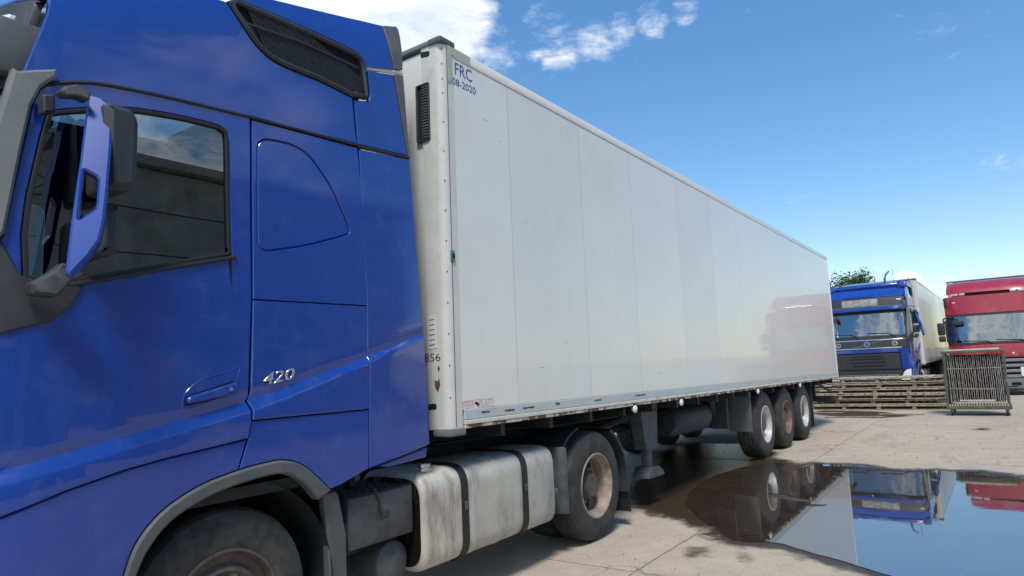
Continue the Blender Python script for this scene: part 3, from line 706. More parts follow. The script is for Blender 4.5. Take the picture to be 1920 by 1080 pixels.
    panel('mirror_foot', SP((0, 448), (38, 515), (66, 526), (142, 533), (156, 538), (136, 570), (95, 604), (0, 627))+[(-2.92, 1.98), (-2.92, 2.1), (-2.84, 2.3)], side, 'trim', T, gap=0, rad=.010, depth=.03, lift=.012)
    # mirror assembly outside the door
    MX = .20
    def mp(y, z, d=0): return Vector((MX+d*.84+.5*(y+2.5)-.34*(z-2.5), y-d*.45, z+d*.2))
    def mq(u, v):
        X = MX
        for _ in range(6): p = atx(u, v, X); X = MX+.5*(p.y+2.5)-.34*(p.z-2.5)
        return (p.y, p.z)
    def MPX(*pts): return [mq(*q) for q in pts]
    slot = MPX(*rounded([(157, 316), (184, 331), (180, 388), (146, 412)], 6))
    arm = MPX((165, 175), (190, 182), (212, 202), (208, 280), (202, 352), (196, 410), (187, 450), (165, 481), (132, 516), (122, 510), (132, 425), (141, 360), (150, 300))
    ma = panel('mirror_arm', arm, mp, 'blue', T, gap=0, rad=.008, depth=.05, holes=[slot], cell=.3)
    def mh(y, z, d=0): return Vector((MX-.10+d, y, z))
    up_h = rounded([(p.y, p.z) for p in (atx(u, v, MX-.06) for u, v in ((196, 188), (250, 205), (261, 228), (256, 357), (196, 357)))], .03)
    lo_h = rounded([(p.y, p.z) for p in (atx(u, v, MX-.06) for u, v in ((190, 388), (222, 380), (229, 400), (222, 478), (182, 478)))], .025)
    for nm, hh in (('mirror_housing', up_h), ('wide_angle_housing', lo_h)):
        ho = panel(nm, hh, mh, 'trim', ma, gap=0, rad=.03, depth=.20, lift=.06, cell=.5)
    def br(y, z, d=0): return Vector((.10+d+.6*(y+2.58), y, z))
    def bq(u, v):
        X = .1
        for _ in range(6): p = atx(u, v, X); X = .10+.6*(p.y+2.58)
        return (p.y, p.z)
    panel('mirror_top_bracket', [bq(*q) for q in rounded([(112, 170), (122, 161), (146, 158), (172, 172), (168, 188), (148, 179), (122, 178)], 4)], br, 'trim', T, gap=0, rad=.006, depth=.06, cell=.5)
    panel('mirror_low_bracket', [bq(*q) for q in rounded([(123, 490), (100, 508), (58, 531), (62, 551), (112, 556), (135, 530), (158, 506), (136, 516)], 5)], br, 'trim', T, gap=0, rad=.012, depth=.08, cell=.5)
    panel('mirror_hinge', [bq(*q) for q in rounded([(90, 170), (118, 168), (120, 200), (92, 204)], 4)], lambda y, z, d=0: Vector((.015+d, y, z)), 'trim', T, gap=0, rad=.008, depth=.06, cell=.5)
    # cab front
    def fp(nm, pts, m, lift=0, **k): return panel(nm, pts, front, m, k.pop('parent', T), lift=lift, cell=k.pop('cell', .2), **k)
    def rc(a, b, c, d, r=.03): return rounded([(a, c), (b, c), (b, d), (a, d)], r)
    fp('front_shell', rc(-1.15, 1.15, .36, 2.12, .05), 'gap', -.03)
    fp('bumper', rc(-1.16, 1.16, .34, .66, .06), 'trim')
    lg = fp('lower_grille', rounded([(-.78, .68), (.78, .68), (.95, 1.04), (-.95, 1.04)], .03), 'trim', -.01)
    fp('lower_grille_trim', rounded([(-.70, .74), (.70, .74), (.84, .90), (-.84, .90)], .03), 'grille_grey', .004, parent=lg, ring=.022)
    for k in range(3): fp('lower_grille_slot', rc(-.62, .62, .77+k*.045, .795+k*.045, .01), 'gap', .002, parent=lg, gap=0, rad=0, depth=0)
    gr = fp('grille', rc(-.90, .90, 1.07, 1.57, .05), 'trim')
    for z0, hw in ((1.16, .45), (1.27, .52), (1.38, .5), (1.46, .42)): fp('grille_slot', rc(-hw, hw, z0, z0+.045, .012), 'gap', .003, parent=gr, gap=0, rad=0, depth=0)
    for sg in (-1, 1):
        a, c = sorted((sg*.92, sg*1.15)); fp('corner_panel', rc(a, c, 1.05, 1.60, .03), 'blue_low')
        fp('headlamp', rounded([(sg*.86, .70), (sg*1.13, .70), (sg*1.16, 1.06), (sg*1.02, 1.03), (sg*.95, .95)], .03), 'lens', .004, rad=.012)
    fp('front_hood', rc(-1.15, 1.15, 1.595, 1.72, .02), 'blue_low')
    bd = fp('badge_band', rc(-1.15, 1.15, 1.725, 2.10, .03), 'trim')
    fp('chrome_strip', rc(-1.06, .98, 1.73, 1.765, .01), 'chrome', .008, parent=bd, gap=0)
    fp('chrome_strip', rc(-1.08, 1.08, 1.995, 2.03, .01), 'chrome', .008, parent=bd, gap=0)
    fp('diagonal_bar', rounded([(-.42, 1.77), (-.37, 1.77), (.50, 1.985), (.45, 1.985)], .005), 'chrome', .008, parent=bd, gap=0)
    def disc(h, z, r, n=20): return [(h+r*cos(2*pi*k/n), z+r*sin(2*pi*k/n)) for k in range(n)]
    fp('badge_ring', disc(.03, 1.88, .085), 'chrome', .02, parent=bd, gap=0, ring=.025)
    fp('badge_disc', disc(.03, 1.88, .05), 'ink_blue', .018, parent=bd, gap=0)
    for h in (-.80, .80): fp('round_sticker', disc(h, 1.88, .075), 'tape', .007, parent=bd, gap=0, rad=0, ring=.02); 
    text('round_sticker_letter', 'L', frame(front(-.82, 1.84, .007), (1, 0, 0), (0, 0, 1)), .08, 'tape', bd)
    text('round_sticker_letter', 'VI', frame(front(.765, 1.845, .007), (1, 0, 0), (0, 0, 1)), .07, 'tape', bd)
    ws = fp('windscreen', rounded([(-1.12, 2.14), (1.12, 2.14), (1.10, 2.88), (-1.10, 2.88)], .07), 'glass_front', 0, gap=.01, rad=0, depth=0)
    fp('windscreen_frame', rounded([(-1.17, 2.10), (1.17, 2.10), (1.14, 2.92), (-1.14, 2.92)], .07), 'trim', .004, gap=0, ring=.055)
    for h0 in (-.95, .1): B().tube([front(h0+.75, 2.12, .03), front(h0+.55, 2.22, .03), front(h0, 2.235, .025)], .012, 6).build('wiper', 'rubber', ws)
    B().lathe([(0, .001), (.02, .09), (.08, .10), (.1, .02)], front(-.85, 2.72, .12), 'X', 14).build('front_mirror', 'trim', ws)
    B().tube([front(-.85, 2.93, .02), front(-.85, 2.85, .14), front(-.82, 2.74, .14)], .015, 6).build('front_mirror_arm', 'trim', ws)
    hp = fp('header_panel', rc(-1.14, 1.14, 2.925, 3.40, .06), 'trim')
    fp('sign_box', rc(-.62, .42, 3.13, 3.36, .02), 'sign_box', .012, parent=hp, gap=0)
    for h in (-1.0, 1.0): fp('marker_lamp', rc(h-.06, h+.06, 3.27, 3.31, .01), 'lens', .01, parent=hp, gap=0)
    vs = B()
    def vz(i, j): h = (i*2-1)*1.10; return front(h, 2.98+.10*j, .10+.10*(1-j)*(1-abs(i*2-1)**4))
    vs.grid(20, 3, vz); vs.build('sun_visor', 'blue', T, 60)
    vs = B(); vs.grid(20, 3, lambda i, j: front((i*2-1)*1.14, 3.13-.17*j, .085-.02*j)); vs.build('visor_backing', 'trim_grey', T, 60)
    for h in (-1.13, 1.13):
        s_ = 1 if h > 0 else -1
        c0 = front(h, 3.1, 0)
        B().box(c0.x-.03, c0.x+.05, c0.y-.10, c0.y+.16, 2.99, 3.24, .02).build('visor_end', 'trim_grey', T)
    fp('roof_front', [(-1.14, 3.405), (1.14, 3.405), (1.08, 3.62), (.9, 3.70), (-.9, 3.70), (-1.08, 3.62)], 'blue', 0, depth=.05)
    fp('roof_hatch', rc(-.62, .42, 3.44, 3.58, .03), 'blue', .006, gap=.004)
    # chassis
    for xx in (-.92, -1.68): B().box(xx-.04, xx+.04, -2.9, 2.75, .74, 1.0, .006).build('frame_rail', 'chassis', T)
    for yy in (-.7, .3, 1.3, 2.6): B().box(-1.64, -.96, yy-.05, yy+.05, .78, .96).build('cross_member', 'chassis', T)
    B().box(-1.63, -.97, -2.85, -.9, .50, 1.02, .04).build('engine_block', 'chassis', T)
    ax_ = B().tube([(2*XC+.4, 2.003, .5), (-.4, 2.003, .5)], .09, 12); ax_.lathe([(-.18, .05), (-.12, .2), (.12, .2), (.18, .05)], (XC, 2.003, .5), 'X', 16); ax_.build('axle', 'chassis', T); B().tube([(2*XC+.4, -1.72, .48), (-.4, -1.72, .48)], .06, 10).build('axle', 'chassis', T)
    fw_ = B(); n = 20
    fw_.prism([(cos(2*pi*k/n)*.48, sin(2*pi*k/n)*.45) for k in range(n)], lambda p: Vector((XC+p[0], 1.5+p[1], 1.06)), lambda p: Vector((XC+p[0], 1.5+p[1], 1.115)))
    fw_.box(XC-.45, XC+.45, 1.2, 1.8, .98, 1.06); fw_.build('fifth_wheel', 'chassis', T)
    wheel(T, -.12, -1.72, .50, .50, .32, .297, 'tyre_dusty', 'hub', convex=True)
    wheel(T, 2*XC+.12, -1.72, .50, .50, .32, .297, 'tyre_dusty', 'hub', convex=True, xin=-1)
    wheel(T, -.05, 2.003, .504, .504, .30, .297, 'tyre', 'rim_rust', dish=.16)
    wheel(T, -.38, 2.003, .504, .504, .30, .297, 'tyre', 'rim_rust', dish=.10)
    wheel(T, 2*XC+.05, 2.003, .504, .504, .30, .297, 'tyre', 'rim_rust', dish=.16, xin=-1)
    wheel(T, 2*XC+.38, 2.003, .504, .504, .30, .297, 'tyre', 'rim_rust', dish=.10, xin=-1)
    # drive mudguards: front valance, arched middle, rear flap
    for xo in (-.03, 2*XC+.72):
        mg = B()
        for (r0, a0, a1) in ((.555, radians(100), radians(172)),):
            mg.lathe([(-.14, r0-.02), (-.15, r0), (-.66, r0), (-.68, r0-.02)], (xo, 2.003, .504), 'X', 16, a0, a1)
        mg.build('rear_mudguard', 'trim', T, 40)
        B().box(xo-.67, xo+.01, 1.37, 1.44, .36, .93, .02).build('mudguard_valance', 'steelgrey', T)
        fl = B().lathe([(.02, .575), (-.66, .575), (-.66, .60), (.02, .60), (.02, .575)], (xo-.02, 2.003, .47), 'X', 16, radians(-12), radians(62))
        fl.build('mudguard_rear', 'trim', T, 40)
        B().box(xo-.66, xo, 2.60, 2.62, .15, .60, .004).build('mud_flap', 'rubber', T)
    # fuel tank: rounded box, straps, cap, oily end
    def sec(x0, x1, z0, z1, r): return rounded([(x0, z0), (x1, z0), (x1, z1), (x0, z1)], r, 7)
    ty0, ty1 = -.36, 1.27; tx0, tx1, tz0, tz1 = -.68, -.045, .315, .965
    tb = B(); ring = []
    for y, g_ in ((ty0, .035), (ty0+.012, .012), (ty0+.035, 0), (.14, 0), (.15, -.003), (.165, -.003), (.175, 0), (.44, 0), (.47, -.005), (.50, 0), (.9, 0), (ty1-.035, 0), (ty1-.01, .015), (ty1, .04)):
        s_ = sec(tx0+g_, tx1-g_, tz0+g_, tz1-g_, .15); ring.append([tb.bm.verts.new((p[0], y, p[1])) for p in s_])
    for a, c in zip(ring, ring[1:]):
        for k in range(len(a)): tb.bm.faces.new((a[k], a[(k+1) % len(a)], c[(k+1) % len(a)], c[k]))
    tb.bm.faces.new(ring[-1])
    tank = tb.build('fuel_tank', 'alu', T, 40)
    te = B(); s_ = sec(tx0+.036, tx1-.036, tz0+.036, tz1-.036, .13); te.prism(s_, lambda p: Vector((p[0], ty0+.001, p[1])), lambda p: Vector((p[0], ty0+.01, p[1]))); te.build('tank_end', 'alu_oily', tank, None)
    for yy in (.055, .80):
        sb_ = B(); a = [(y, s) for y in (yy-.033, yy+.033) for s in (0,)]
        r1 = sec(tx0-.012, tx1+.012, tz0-.012, tz1+.012, .16); r0 = sec(tx0-.001, tx1+.001, tz0-.001, tz1+.001, .15)
        V = [[sb_.bm.verts.new((p[0], y, p[1])) for p in rr_] for y, rr_ in ((yy-.033, r0), (yy-.033, r1), (yy+.033, r1), (yy+.033, r0))]
        for A, C in zip(V, V[1:]):
            for k in range(len(A)): sb_.bm.faces.new((A[k], A[(k+1) % len(A)], C[(k+1) % len(A)], C[k]))
        sb_.build('tank_strap', 'rubber', tank, 40)
        B().box(tx1+.008, tx1+.024, yy-.012, yy+.012, .66, .72, .004).build('strap_buckle', 'steelgrey', tank)
    for yy in (-.05, .16, .47): B().box(tx1-.008, tx1+.0015, yy-.006, yy+.006, tz0+.18, tz1-.18, .002).build('tank_weld', 'alu', tank)
    cp_ = B().lathe([(0, .055), (.02, .055), (.025, .05), (.05, .05), (.055, .042), (.055, .001)], (-.19, -.20, tz1-.006), 'Z', 20); cp_.build('tank_cap', 'chrome', tank, 30)
    B().box(tx1-.06, tx1+.004, ty1-.02, ty1+.02, .55, .60, .004).build('tank_bracket', 'steelgrey', tank)
    # step box and air cylinders ahead of the tank
    bb = B().box(-.75, -.12, -.935, -.385, .595, .90, .012).build('battery_box', 'box_dark', T)
    tr = B()
    for i in range(7):
        for j in range(9): tr.box(-.72+i*.085, -.69+i*.085, -.91+j*.058, -.88+j*.058, .899, .907)
    tr.build('step_treads', 'trim', bb, None, kind='stuff')
    B().box(-.121, -.115, -.71, -.60, .74, .78, .003).build('step_plate', 'trim', bb)
    B().tube([(-.12, -.72, .93), (-.105, -.70, .86), (-.108, -.69, .78)], .009, 6).build('step_cable', 'rubber', bb)
    for xx, yy in ((-.5, -.8), (-.45, -.6)): B().box(xx-.03, xx+.03, yy-.06, yy+.02, .9, 1.06, .01).build('step_bracket', 'steelgrey', bb)
    B().lathe([(-.55, .001), (-.54, .11), (-.48, .148), (-.05, .148), (-.02, .135), (0, .09), (.004, .001)], (-.17, -.52, .425), 'X', 28).build('air_cylinder', 'alu_oily' if 0 else 'steelgrey', T, 40)
    B().box(-.7, -.3, -.95, -.36, .52, .60).build('step_bracket', 'chassis', T)
    B().tube([(-.4, -.8, 1.1), (-.5, .2, 1.15), (-.7, 1.0, 1.2)], .02, 6).build('air_hose', 'rubber', T)
    lk = B().box(-1.6, -1.0, .2, 1.0, 1.0, 1.05); lk.build('catwalk', 'chassis', T)
    return T
tractor = make_tractor()

# ------------------------------------------------------------------ box trailers
def make_trailer(label, dx=0, dy=0, tilt=-.0144, full=True, name='box_trailer', rot=0):
    YR = 8.97
    T = thing(name, label, 'trailer', (XC+dx, YR+dy, 0), 'white box trailers', rx=tilt)
    Mi = OFF[T].inverted()
    MB_ = Matrix.Translation((-XC, -YR, 0))      # builder space: x, y as for the near trailer, z local
    def loc(p): q = Mi @ p; return (q.y+YR, q.z)
    Z0, Z1, L0, L1 = 1.10, 3.974, 0.0, 13.55
    def bl(b, nm, m, parent=T, ang=35, **k): b.bm.transform(MB_); return b.build(nm, m, parent, ang, local=True, **k)
    W = 2*XC
    # core box and roof (set back behind the skin)
    bl(B().box(W, -.02, L0-.10, L1-.03, Z0+.04, Z1-.012), 'insulated_body', 'white_b', ang=None)
    seams = [L0] + ([loc(atx(u, v, 0))[0] for u, v in ((973, 760), (1110, 745), (1205, 735), (1292, 728), (1355, 724), (1405, 720))] if full else [2.6, 5.2, 7.8, 10.4]) + [L1]
    ms = ['white', 'white_b', 'white', 'white_c', 'white_b', 'white_c', 'white_c']
    for k, (a, c) in enumerate(zip(seams, seams[1:])):
        bl(B().box(-.022, 0, a+.0022, c-.0022, Z0+.135, Z1-.088), 'side_panel', ms[k], ang=None)
    for y in seams[1:-1]: bl(B().box(-.012, -.0008, y-.004, y+.004, Z0+.136, Z1-.089), 'panel_joint', 'cap_grey', ang=None)
    bl(B().box(-.03, .006, L0, L1, Z1-.084, Z1, .008, 2), 'top_rail', 'white_b')
    bl(B().box(-.02, -.003, L0, L1, Z1-.090, Z1-.082), 'rail_groove', 'gap', ang=None)
    bl(B().box(-.03, .005, L0+.02, L1, Z0+.060, Z0+.132, .004, 1), 'rail_band', 'rail_band')
    bl(B().box(-.03, .012, L0+.02, L1, Z0+.027, Z0+.057, .004, 1), 'lower_rail', 'rail_white')
    bl(B().box(-.10, .008, L0+.02, L1, Z0, Z0+.025, .003, 1), 'bottom_flange', 'rail_rust')
    bl(B().box(-.03, .010, L1-.05, L1+.02, Z0, Z1+.004, .012, 2), 'rear_post', 'white_b')
    if full:
        for u, v, wd in ((910, 772, .10), (955, 769, .13), (990, 764, .16), (1045, 757, .07), (1120, 750, .13), (1200, 741, .24)):
            y, z = loc(atx(u, v, 0)); r_ = random.Random(u)
            bm_ = B(); n = 9
            pts = [(y-wd/2+wd*k/n, z+r_.uniform(.003, .010)) for k in range(n+1)]+[(y+wd/2-wd*k/n, z-r_.uniform(.003, .010)) for k in range(n+1)]
            bm_.prism(pts, lambda p: Vector((.0005, *p)), lambda p: Vector((.0065, *p))); bl(bm_, 'rust_scar', 'rust', ang=None)
    # front: rounded corner posts, bulkhead, cap
    def corner(sgn):
        pts = []
        n = 8
        for k in range(n+1):
            a = pi/2*k/n; pts.append((-.065+.065*cos(a), -.072-.065*sin(a)))
        pts = [(0, .0)]+pts+[(-.20, -.137), (-.20, -.05), (-.02, 0)]
        b = B(); f = (lambda p: p) if sgn > 0 else (lambda p: (W-p[0], p[1]))
        b.prism(pts, lambda p: Vector((*f(p), Z0-.0)), lambda p: Vector((*f(p), Z1-.004))); return b
    for sgn in (1, -1): bl(corner(sgn), 'corner_post', 'cream')
    bl(B().box(W+.2, -.2, -.125, -.09, Z0+.1, Z1-.03, .004), 'front_bulkhead', 'cream')
    bl(B().box(W-.004, .004, -.15, .0, Z1-.006, Z1+.036, .012), 'front_cap', 'cap_grey')
    bl(B().box(-.12, .012, -.155, .02, Z1-.012, Z1+.038, .014), 'corner_cap', 'trim_grey')
    bl(B().box(-.16, .006, -.145, .03, Z0-.045, Z0+.008, .01), 'corner_foot', 'cap_grey')
    if full:
        # sealing strip, rivets, lamp
        bl(B().box(-.004, .003, -.074, -.070, Z0+.02, Z1-.03), 'sealing_strip', 'seal_purple', ang=None)
        rv = B()
        for z in [Z1-.05-i*.12 for i in range(3)]+[Z1-.4-i*.225 for i in range(11)]:
            rv.lathe([(0, .007), (.003, .006), (.003, .001)], (-.014, -.112, z), 'X', 8)
        bl(rv, 'rivets', 'hub', kind='stuff')
        y, z = loc(atx(836, 478, 0)); bl(B().box(-.02, .012, -.085, -.045, z-.045, z+.045, .01), 'side_marker', 'lens_green')
        bl(B().box(-.018, .016, -.08, -.05, z-.02, z+.02, .006), 'marker_lens', 'rubber')
        # openings in the bulkhead
        def fpt(u, v): p = aty(u, v, -.135); q = Mi @ p; return (q.x+XC, q.z)
        def plate(nm, pts, m, d=.002, y=-.1352, par=T): b = B(); b.prism(pts, lambda p: Vector((p[0], y+.004, p[1])), lambda p: Vector((p[0], y-d, p[1]))); return bl(b, nm, m, par, None)
        gv = [fpt(*q) for q in ((773, 160), (795, 152), (798, 258), (776, 265))]; xs_ = [p[0] for p in gv]; zs_ = [p[1] for p in gv]
        vx0, vx1, vz0, vz1 = (xs_[0]+xs_[3])/2, (xs_[1]+xs_[2])/2, min(zs_), max(zs_)
        vo_ = plate('vent_opening', rounded([(vx0, vz0), (vx1, vz0), (vx1, vz1), (vx0, vz1)], .015), 'gap')
        fr_ = B(); 
        for a in ((vx0-.008, vx0+.008, vz0, vz1), (vx1-.008, vx1+.008, vz0, vz1), (vx0, vx1, vz0-.008, vz0+.008), (vx0, vx1, vz1-.008, vz1+.008)): fr_.box(a[0], a[1], -.150, -.128, a[2], a[3], .003, 1)
        bl(fr_, 'vent_frame', 'trim', vo_)
        sl_ = B(); n = int((vz1-vz0)/.022)
        for k in range(n): z = vz0+.02+k*.022; sl_.box(vx0+(vx1-vx0)*.45, vx1-.012, -.146, -.138, z, z+.011)
        bl(sl_, 'vent_slats', 'trim_grey', vo_, None, kind='stuff')
        sv = [fpt(*q) for q in ((779, 93), (796, 90), (796, 101), (779, 105))]
        plate('slot_opening', rounded(sv, .02), 'gap'); 
        sc_ = [fpt(*q) for q in ((798, 592), (812, 590), (815, 652), (800, 656))]
        st = plate('notice_plate', sc_, 'sticker', .004)
        for i in range(6):
            t = .12+i*.15; a = Vector(sc_[0])*(1-t)+Vector(sc_[3])*t; c = Vector(sc_[1])*(1-t)+Vector(sc_[2])*t
            plate('notice_line', [tuple(a.lerp(c, .12)), tuple(a.lerp(c, .82)), tuple(a.lerp(c, .82)+Vector((0, -.006))), tuple(a.lerp(c, .12)+Vector((0, -.006)))], 'cap_grey', .0055, par=st)
        a, c = fpt(796, 679), fpt(822, 678)
        M = MB_ @ frame(Vector((a[0]-.13, -.1365, a[1])), (1, 0, 0), (0, 0, 1))
        b0 = OFF[T] @ M
        text('fleet_number', '21856', b0, .058, 'ink_black', T, width=(c[0]-a[0])+.13)
        for pts in (((811, 712), (817, 716), (820, 708), (822, 722), (818, 736), (813, 728)), ((818, 685), (821, 690), (820, 698), (817, 692))): plate('rust_scar', [fpt(*q) for q in pts], 'rust', .003)
        plate('drain_hole', rounded([fpt(*q) for q in ((800, 758), (815, 757), (816, 768), (800, 770))], .012), 'gap')
        for u, v, l, sl in ((905, 222, .06, -.012), (1290, 365, .02, .01), (935, 262, .03, -.02), (1010, 690, .10, .006), (1060, 640, .05, -.03), (985, 420, .04, .05), (1235, 700, .12, .004), (1128, 560, .03, -.04)):
            y, z = loc(atx(u, v, 0)); b = B(); b.prism([(y, z), (y+l*.5, z+sl*.5+.0022), (y+l, z+sl), (y+l*.5, z+sl*.5-.0022)], lambda p: Vector((-.001, *p)), lambda p: Vector((.0008, *p))); bl(b, 'scuff', 'cap_grey', ang=None)
        # tape, lettering, maker's plate on the side
        def sx(u, v, x=0): p = atx(u, v, x); y, z = loc(p); return (y, z)
        def splate(nm, pts, m, d, par=T): b = B(); b.prism(pts, lambda p: Vector((-.001, *p)), lambda p: Vector((d, *p))); return bl(b, nm, m, par, None)
        y0, zt = -.068, Z1-.10
        splate('tape_strip', [(y0, zt+.095), (y0+.042, zt+.095), (y0+.042, zt-.18), (y0, zt-.20)], 'tape', .0075)
        splate('tape_strip', [(y0+.05, zt+.09), (y0+.27, zt+.09), (y0+.27, zt+.028), (y0+.05, zt+.028)], 'tape', .0078)
        def side_text(nm, s_, a, c, h, m, par=T, bold=0, x=.0012):
            ya, za = sx(*a); yc, zc = sx(*c)
            M = OFF[T] @ MB_ @ frame(Vector((x, ya, za)), (0, yc-ya, zc-za), (0, 0, 1)); return text(nm, s_, M, h, m, par, width=sqrt((yc-ya)**2+(zc-za)**2), bold=bold)
        side_text('certificate_mark', 'FRC', (853, 139), (885, 155), .098, 'ink_blue')
        side_text('certificate_date', '08-2020', (848, 157.5), (892, 178), .057, 'ink_blue')
        pl = splate('maker_plate', [sx(*q) for q in ((867, 753), (924, 746), (925, 762), (867, 769))], 'sticker', .0012)
        pq = [sx(*q) for q in ((867, 753), (924, 746), (925, 762), (867, 769))]
        for a, c in zip(pq, pq[1:]+pq[:1]):
            d = (Vector(c)-Vector(a)).normalized()*.002; nn = Vector((-d.y, d.x)); splate('plate_border', [tuple(Vector(a)+nn), tuple(Vector(c)+nn), tuple(Vector(c)-nn), tuple(Vector(a)-nn)], 'ink_faded', .0018, pl)
        side_text('plate_lettering', 'FERR', (869, 767.5), (889, 764.5), .052, 'ink_faded', pl, x=.0016)
        side_text('plate_lettering', 'PLAST', (899, 763.5), (923, 760.5), .052, 'ink_faded', pl, x=.0016)
        splate('plate_emblem', [sx(*q) for q in ((890, 754), (893, 753), (897, 755), (899, 759), (897, 760), (897, 765), (895, 761), (893, 759), (890, 757))], 'ink_black', .0022, pl)
        for u, v in ((1190, 768), (1277, 757), (1421, 737), (1500, 727)):
            y, z = loc(atx(u, v, 0))
            bl(B().lathe([(-.03, .02), (0, .042), (.012, .04), (.022, .025), (.024, .001)], (.0, y, Z0-.035), 'X', 16), 'side_lamp', 'lens')
            bl(B().box(-.03, -.01, y-.012, y+.012, Z0-.03, Z0+.02), 'lamp_bracket', 'hub')
    # chassis
    for xx in (-.80, -1.80):
        ch = B(); ch.box(xx-.008, xx+.008, .5, L1-.15, .92, 1.10); ch.box(xx-.07, xx+.07, 4.0, L1-.15, .70, .72); ch.box(xx-.07, xx+.07, .5, L1-.15, 1.08, 1.10); ch.box(xx-.008, xx+.008, 4.0, L1-.15, .72, .95); ch.box(xx-.07, xx+.07, .5, 4.2, .905, .925)
        bl(ch, 'main_beam', 'chassis', ang=None)
    for k in range(19): y = .55+k*.7; bl(B().box(W+.05, -.06, y-.025, y+.025, 1.0, 1.095), 'cross_member', 'chassis', ang=None)
    bl(B().box(W+.02, -.03, .02, L1-.1, 1.096, 1.139), 'floor_plate', 'chassis', ang=None)
    for sx_ in (1, -1):
        f = (lambda x: x) if sx_ > 0 else (lambda x: W-x)
        lb = B(); lb.prism([(3.36, 1.08), (3.82, 1.08), (3.80, .9), (3.76, .56), (3.46, .56), (3.38, .9)], lambda p: Vector((f(-.36), *p)), lambda p: Vector((f(-.22), *p)))
        lg = bl(lb, 'landing_leg', 'steelgrey')
        bl(B().box(min(f(-.34), f(-.25)), max(f(-.34), f(-.25)), 3.54, 3.68, .33, .58, .02), 'inner_leg', 'steelgrey', lg)
        ft = B(); ft.prism([(3.44, .30), (3.52, .36), (3.70, .36), (3.82, .30), (3.84, .25), (3.42, .25)], lambda p: Vector((f(-.40), *p)), lambda p: Vector((f(-.19), *p))); bl(ft, 'foot', 'steelgrey', lg)
        bl(B().tube([(f(-.32), 3.45, .98), (f(-.5), 2.55, .80), (f(-.55), 2.3, .78)], .035, 6), 'leg_brace', 'chassis', lg)
        for yy, zz in ((3.44, 1.0), (3.74, 1.0)): bl(B().lathe([(0, .02), (.002, .02), (.002, .001)], (f(-.219), yy, zz), 'X', 10), 'bolt', 'gap', lg)
        if not full: continue
        for yy in (6.55, 11.25):
            pass
    bl(B().tube([(-.3, 3.6, .8), (W+.3, 3.6, .8)], .04, 8), 'leg_shaft', 'chassis')
    bl(B().lathe([(4.5, .001), (4.52, .15), (4.58, .19), (5.75, .19), (5.81, .15), (5.83, .001)], (-.45, 0, .78), 'Y', 24), 'air_tank', 'chassis', ang=40)
    bl(B().lathe([(4.4, .001), (4.42, .12), (4.48, .15), (5.5, .15), (5.56, .12), (5.58, .001)], (W+.5, 0, .8), 'Y', 20), 'air_tank', 'chassis', ang=40)
    bl(B().box(W+.25, W+.75, 5.9, 6.9, .5, 1.0, .03), 'pallet_box', 'chassis')
    hz = []
    for k in range(3):
        ax_ = B()
        y = 7.661+1.31*k; zc = .535-tilt*0 + (y-YR)*(-tilt); hz.append(zc)
        ax_.tube([(-.45, y, zc), (W+.45, y, zc)], .075, 10)
        for xx in (-.62, W+.62):
            ax_.box(xx-.05, xx+.05, y-.75, y+.05, zc-.02, zc+.12); ax_.box(xx-.12, xx+.12, y-.8, y-.62, zc+.05, 1.0); ax_.lathe([(0, .13), (.1, .15), (.2, .14), (.3, .12)], (xx, y+.25, zc+.12), 'Z', 12)
        bl(ax_, 'axle', 'chassis')
    def wl(x, k, rm, xin):
        # wheels are laid out in builder space, then moved into the root's space
        before = set(bpy.data.objects)
        t = wheel(T, x, 7.661+1.31*k, 0, .535, .36, .297, 'tyre', rm, dish=.15, xin=xin)
        for o in set(bpy.data.objects)-before:
            o.data.transform(OFF[T]); o.data.transform(Matrix.Translation((-XC, -YR, hz[k])))
    for k, rm in enumerate(('rim_silver', 'rim_rusty', 'rim_silver')):
        wl(-.045, k, rm, 1); wl(W+.045, k, rm, -1)
    for x0, x1 in ((-.42, -.06), (W+.06, W+.42)):
        bl(B().box(x0, x1, 6.92, 6.935, .46, .98, .003), 'mud_flap', 'trim_grey'); bl(B().box(x0, x1, 11.02, 11.035, .20, 1.05, .003), 'mud_flap', 'rubber')
        bl(B().box(x0, x1, 6.85, 6.95, .98, 1.06), 'flap_bracket', 'steelgrey')
    bl(B().tube([(-.35, 6.0, 1.05), (-.55, 6.6, .58)], .05, 6), 'brace', 'chassis'); bl(B().box(-.5, -.25, 6.35, 6.43, .55, 1.08), 'hanger', 'chassis'); bl(B().box(-.5, -.35, 6.55, 6.6, .6, 1.08), 'hanger', 'chassis')
    bl(B().tube([(-.2, L1-1.6, 1.07), (-.12, L1-.2, .78)], .03, 6), 'brace', 'chassis')
    bl(B().box(W+.12, -.06, L1-.14, L1-.04, .57, .70, .012), 'rear_bumper', 'trim')
    bl(B().box(W+.5, W+.62, L1-.2, L1-.1, .6, 1.1), 'bumper_bracket', 'chassis'); bl(B().box(-.62, -.5, L1-.2, L1-.1, .6, 1.1), 'bumper_bracket', 'chassis')
    # rear doors
    bl(B().box(W+.02, XC-.004, L1-.02, L1+.03, Z0+.06, Z1-.02, .01), 'rear_door', 'white'); bl(B().box(XC+.004, -.035, L1-.02, L1+.03, Z0+.06, Z1-.02, .01), 'rear_door', 'white')
    return T
trailer = make_trailer('long white box trailer with FRC 08-2020 lettering behind the near blue cab')

